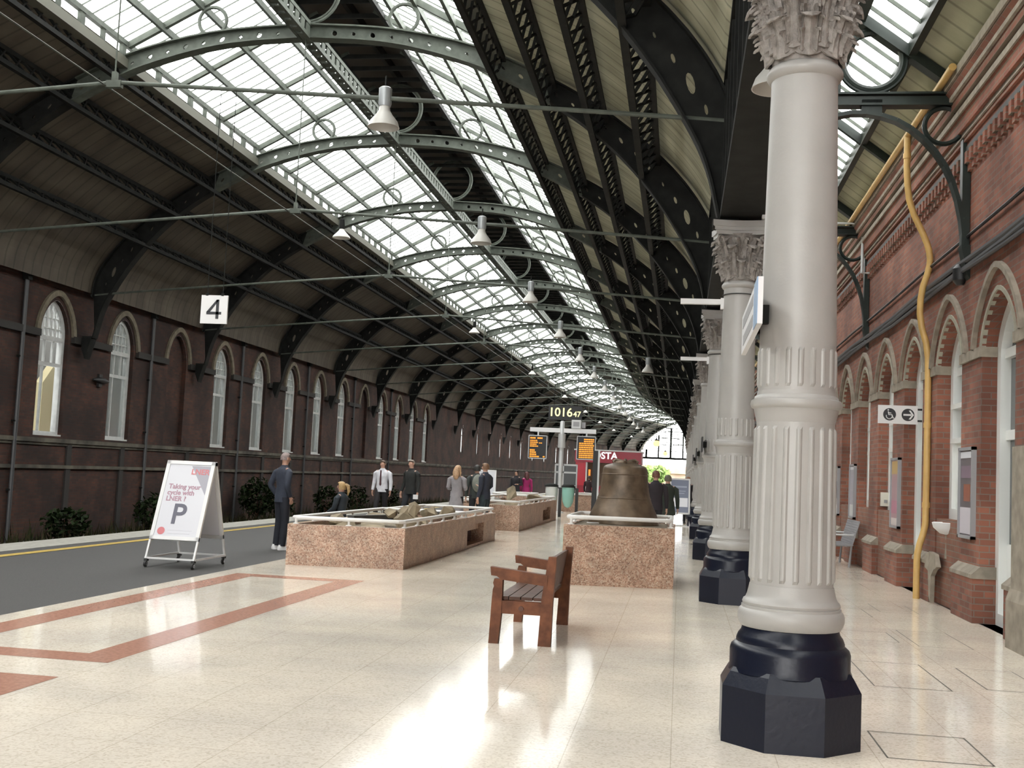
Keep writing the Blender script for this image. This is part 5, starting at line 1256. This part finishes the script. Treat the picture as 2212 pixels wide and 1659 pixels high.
    if coat:
        hm = MB(); z0 = J['pelvis'].z+.12; pr_ = []
        for f in [i/6 for i in range(7)]: pr_.append((f, z0-coat*f))
        rows = [hm.verts([((wid+.022+.05*f)*math.cos(2*PI*a/28)*(1+.03*math.sin(a*3)), (.128+.07*f)*math.sin(2*PI*a/28), z) for a in range(28)]) for f, z in pr_]
        for A, B in zip(rows, rows[1:]):
            for a in range(28): hm.face((A[a], A[(a+1) % 28], B[(a+1) % 28], B[a]), True)
        hm.face(rows[-1]); hm.face(rows[0]); hm.build('coat_skirt', cn(top), t)
    lm = MB(); lm.loft([(p_+V(0, 0, -.11), .10, .10), (p_+V(0, 0, -.05), wid+.004, .118), (p_+V(0, 0, .04), wid+.002, .116), (p_+V(0, 0, .10), wid-.01, .108)])
    for sd, sg in (('r', 1), ('l', -1)):
        hp, kn, an = J['hip'+sd], J['kn'+sd], J['an'+sd]
        lm.path([hp+V(0, -.0, .02), hp+(kn-hp)*.18, hp+(kn-hp)*.55, kn+(hp-kn)*.08, kn+(an-kn)*.10, kn+(an-kn)*.5, an+V(0, 0, -.02)], [.095, .098, .084, .073, .07, .066, .058], 12)
    lm.build('trousers', cn(legs), t, fix=False)
    for sd in 'rl':
        a = J['an'+sd]; sm = MB(); x, y, z = a
        rows = []
        for yy, w_, h_ in ((-.07, .030, .06), (-.05, .040, .10), (.0, .042, .105), (.06, .046, .075), (.13, .050, .055), (.18, .040, .04), (.205, .015, .025)):
            rows.append(sm.verts([(x-w_, y+yy, z-.09), (x+w_, y+yy, z-.09), (x+w_, y+yy, z-.09+h_*.6), (x+w_*.6, y+yy, z-.09+h_), (x-w_*.6, y+yy, z-.09+h_), (x-w_, y+yy, z-.09+h_*.6)]))
        for A, B in zip(rows, rows[1:]):
            for i in range(6): sm.face((A[i], A[(i+1) % 6], B[(i+1) % 6], B[i]), True)
        sm.face(rows[0]); sm.face(rows[-1]); sm.build('shoe', mat('shoe_%d' % int(shoes[0]*1000), shoes, rough=.5), t)
    if collar:
        c = J['neck']; MB().lathe([(.063, -.045), (.068, -.01), (.06, .02), (.055, .0)], (c.x, c.y, c.z), 16, cap=False).build('shirt_collar', cn(collar), t)
        MB().prism([(-.045, J['upper'].z+.05), (.045, J['upper'].z+.05), (.012, J['spine'].z+.06), (-.012, J['spine'].z+.06)], 'y', .108, .131).build('shirt_front', cn(collar), t) if tie is None else None
    if tie:
        z = J['neck'].z-.045; MB().prism([(-.016, z), (.016, z), (.028, z-.40), (0, z-.44), (-.028, z-.40)], 'y', .118, .142).build('tie', cn(tie), t)
    return t, J, k
NAVY = (.022, .026, .042); DARK = (.014, .015, .019)
person('man in a dark navy jacket and dark jeans with white trainers, beside the nearest planter', -7.2, 20.05, -40, 1.79, (.028, .034, .052), (.012, .014, .022), (.22, .17, .16), ('pocket', 'pocket'), shoes=(.7, .7, .7), hairstyle='crop')
person('seated blonde woman in a dark jacket facing left beyond the rock planter', -6.95, 22.9, 78, 1.68, (.022, .03, .038), DARK, (.38, .25, .11), ('lap', 'lap'), 'sit', hairstyle='pony', female=True)
tb = thing('bench', 'low dark bench under the seated blonde woman, behind the rock planter', 'bench', (-6.95, 22.9, 0)); MB().box((-.22, -.7, .36), (.22, .7, .42)).build('seat', M_woodd, tb)
for y in (-.6, .6): MB().box((-.2, y-.04, 0), (.2, y+.04, .36)).build('leg', M_irond, tb)
person('man in a white shirt with a dark tie and dark trousers', -8.52, 32.0, 172, 1.80, (.62, .62, .66), (.02, .018, .02), (.12, .08, .06), ('hang', 'hang'), 'walk', tie=(.07, .03, .035), hairstyle='crop')
t_, J, k = person('balding man in a black jacket carrying something white', -7.28, 30.4, 150, 1.84, (.016, .017, .016), DARK, (.20, .16, .13), ('bag', 'hang'), 'walk', hairstyle='bald')
hw = t_.matrix_basis @ (J['wrl']+V(0, .06, -.1)); hw2 = t_.matrix_basis @ (J['wrr']+V(.0, .06, -.1))
tag(MB().cbox((0, 0, 0), (.13, .06, .12)).build('paper_bag', M_board), 'small white package in the hand of the man in the black jacket', 'bag'); COL.objects['paper_bag'].location = hw
person('woman in a long grey coat with blonde hair seen from behind', -5.62, 28.5, -8, 1.74, (.25, .235, .25), DARK, (.42, .27, .16), ('hold', 'hold'), hairstyle='long', coat=.62, female=True)
person('man in a dark navy suit facing left beside the woman in the grey coat', -4.98, 29.0, 68, 1.83, NAVY, (.018, .03, .036), (.15, .08, .04), ('hold', 'hang'), collar=(.6, .6, .62))
t_, J, k = person('dark haired person in black between the grey coat and the navy suit', -5.42, 30.2, 20, 1.78, (.035, .042, .04), DARK, (.02, .018, .016), ('hold', 'hang'))
bk = thing('rucksack', 'grey-green rucksack on the back of the person in black', 'bag', t_.matrix_basis @ V(0, -.2, 1.25), t_.rotation_euler.z); m = MB(); m.sphere((0, 0, 0), (.16, .09, .24), 14, 10); m.build('bag_body', mat('rucksack_cloth', (.20, .21, .18), rough=.85), bk); MB().sphere((0, -.06, -.06), (.11, .06, .12), 12, 8).build('pocket', mat('rucksack_cloth2', (.17, .18, .15), rough=.85), bk)
person('distant dark coated person with a pale shoulder strap, left of the magenta top', -6.62, 46.0, 160, 1.72, (.018, .016, .02), (.02, .03, .035), (.03, .02, .02), ('hang', 'hold'))
person('distant woman in a magenta top beside the far planter', -6.28, 46.6, 20, 1.68, (.34, .02, .13), DARK, (.09, .03, .03), ('hang', 'hang'), hairstyle='long', coat=.3, female=True)
person('man in a dark waistcoat with grey sleeves seen from behind, right of the bell', -.56, 27.0, 12, 1.82, (.02, .015, .02), DARK, (.12, .05, .03), ('hang', 'hang'), 'walk', hairstyle='short')
person('person in a dark green coat beside the man in the waistcoat', -.30, 29.0, 5, 1.74, (.022, .03, .022), (.02, .02, .02), (.10, .09, .06), ('hang', 'hang'), coat=.35)
person('brown haired person in black behind the blue-grey A-board', .30, 43.0, -10, 1.76, (.016, .014, .018), DARK, (.20, .09, .04), ('hang', 'hang'))
person('person in dark clothes standing by the crimson kiosk', -4.45, 56.0, -30, 1.64, (.03, .012, .016), DARK, (.05, .03, .02), ('hold', 'hang'))
rock(-5.55, 34.4, .8, .17, .24, .18, 'x', 91, M_board); COL.objects[[o.name for o in COL.objects if o.get('label') == 'x'][-1]].name = 'white_bag'
COL.objects['white_bag'].pop('group') if 'group' in COL.objects['white_bag'] else None
tag(COL.objects['white_bag'], 'crumpled white bag lying in the third planter behind the navy suit', 'bag')
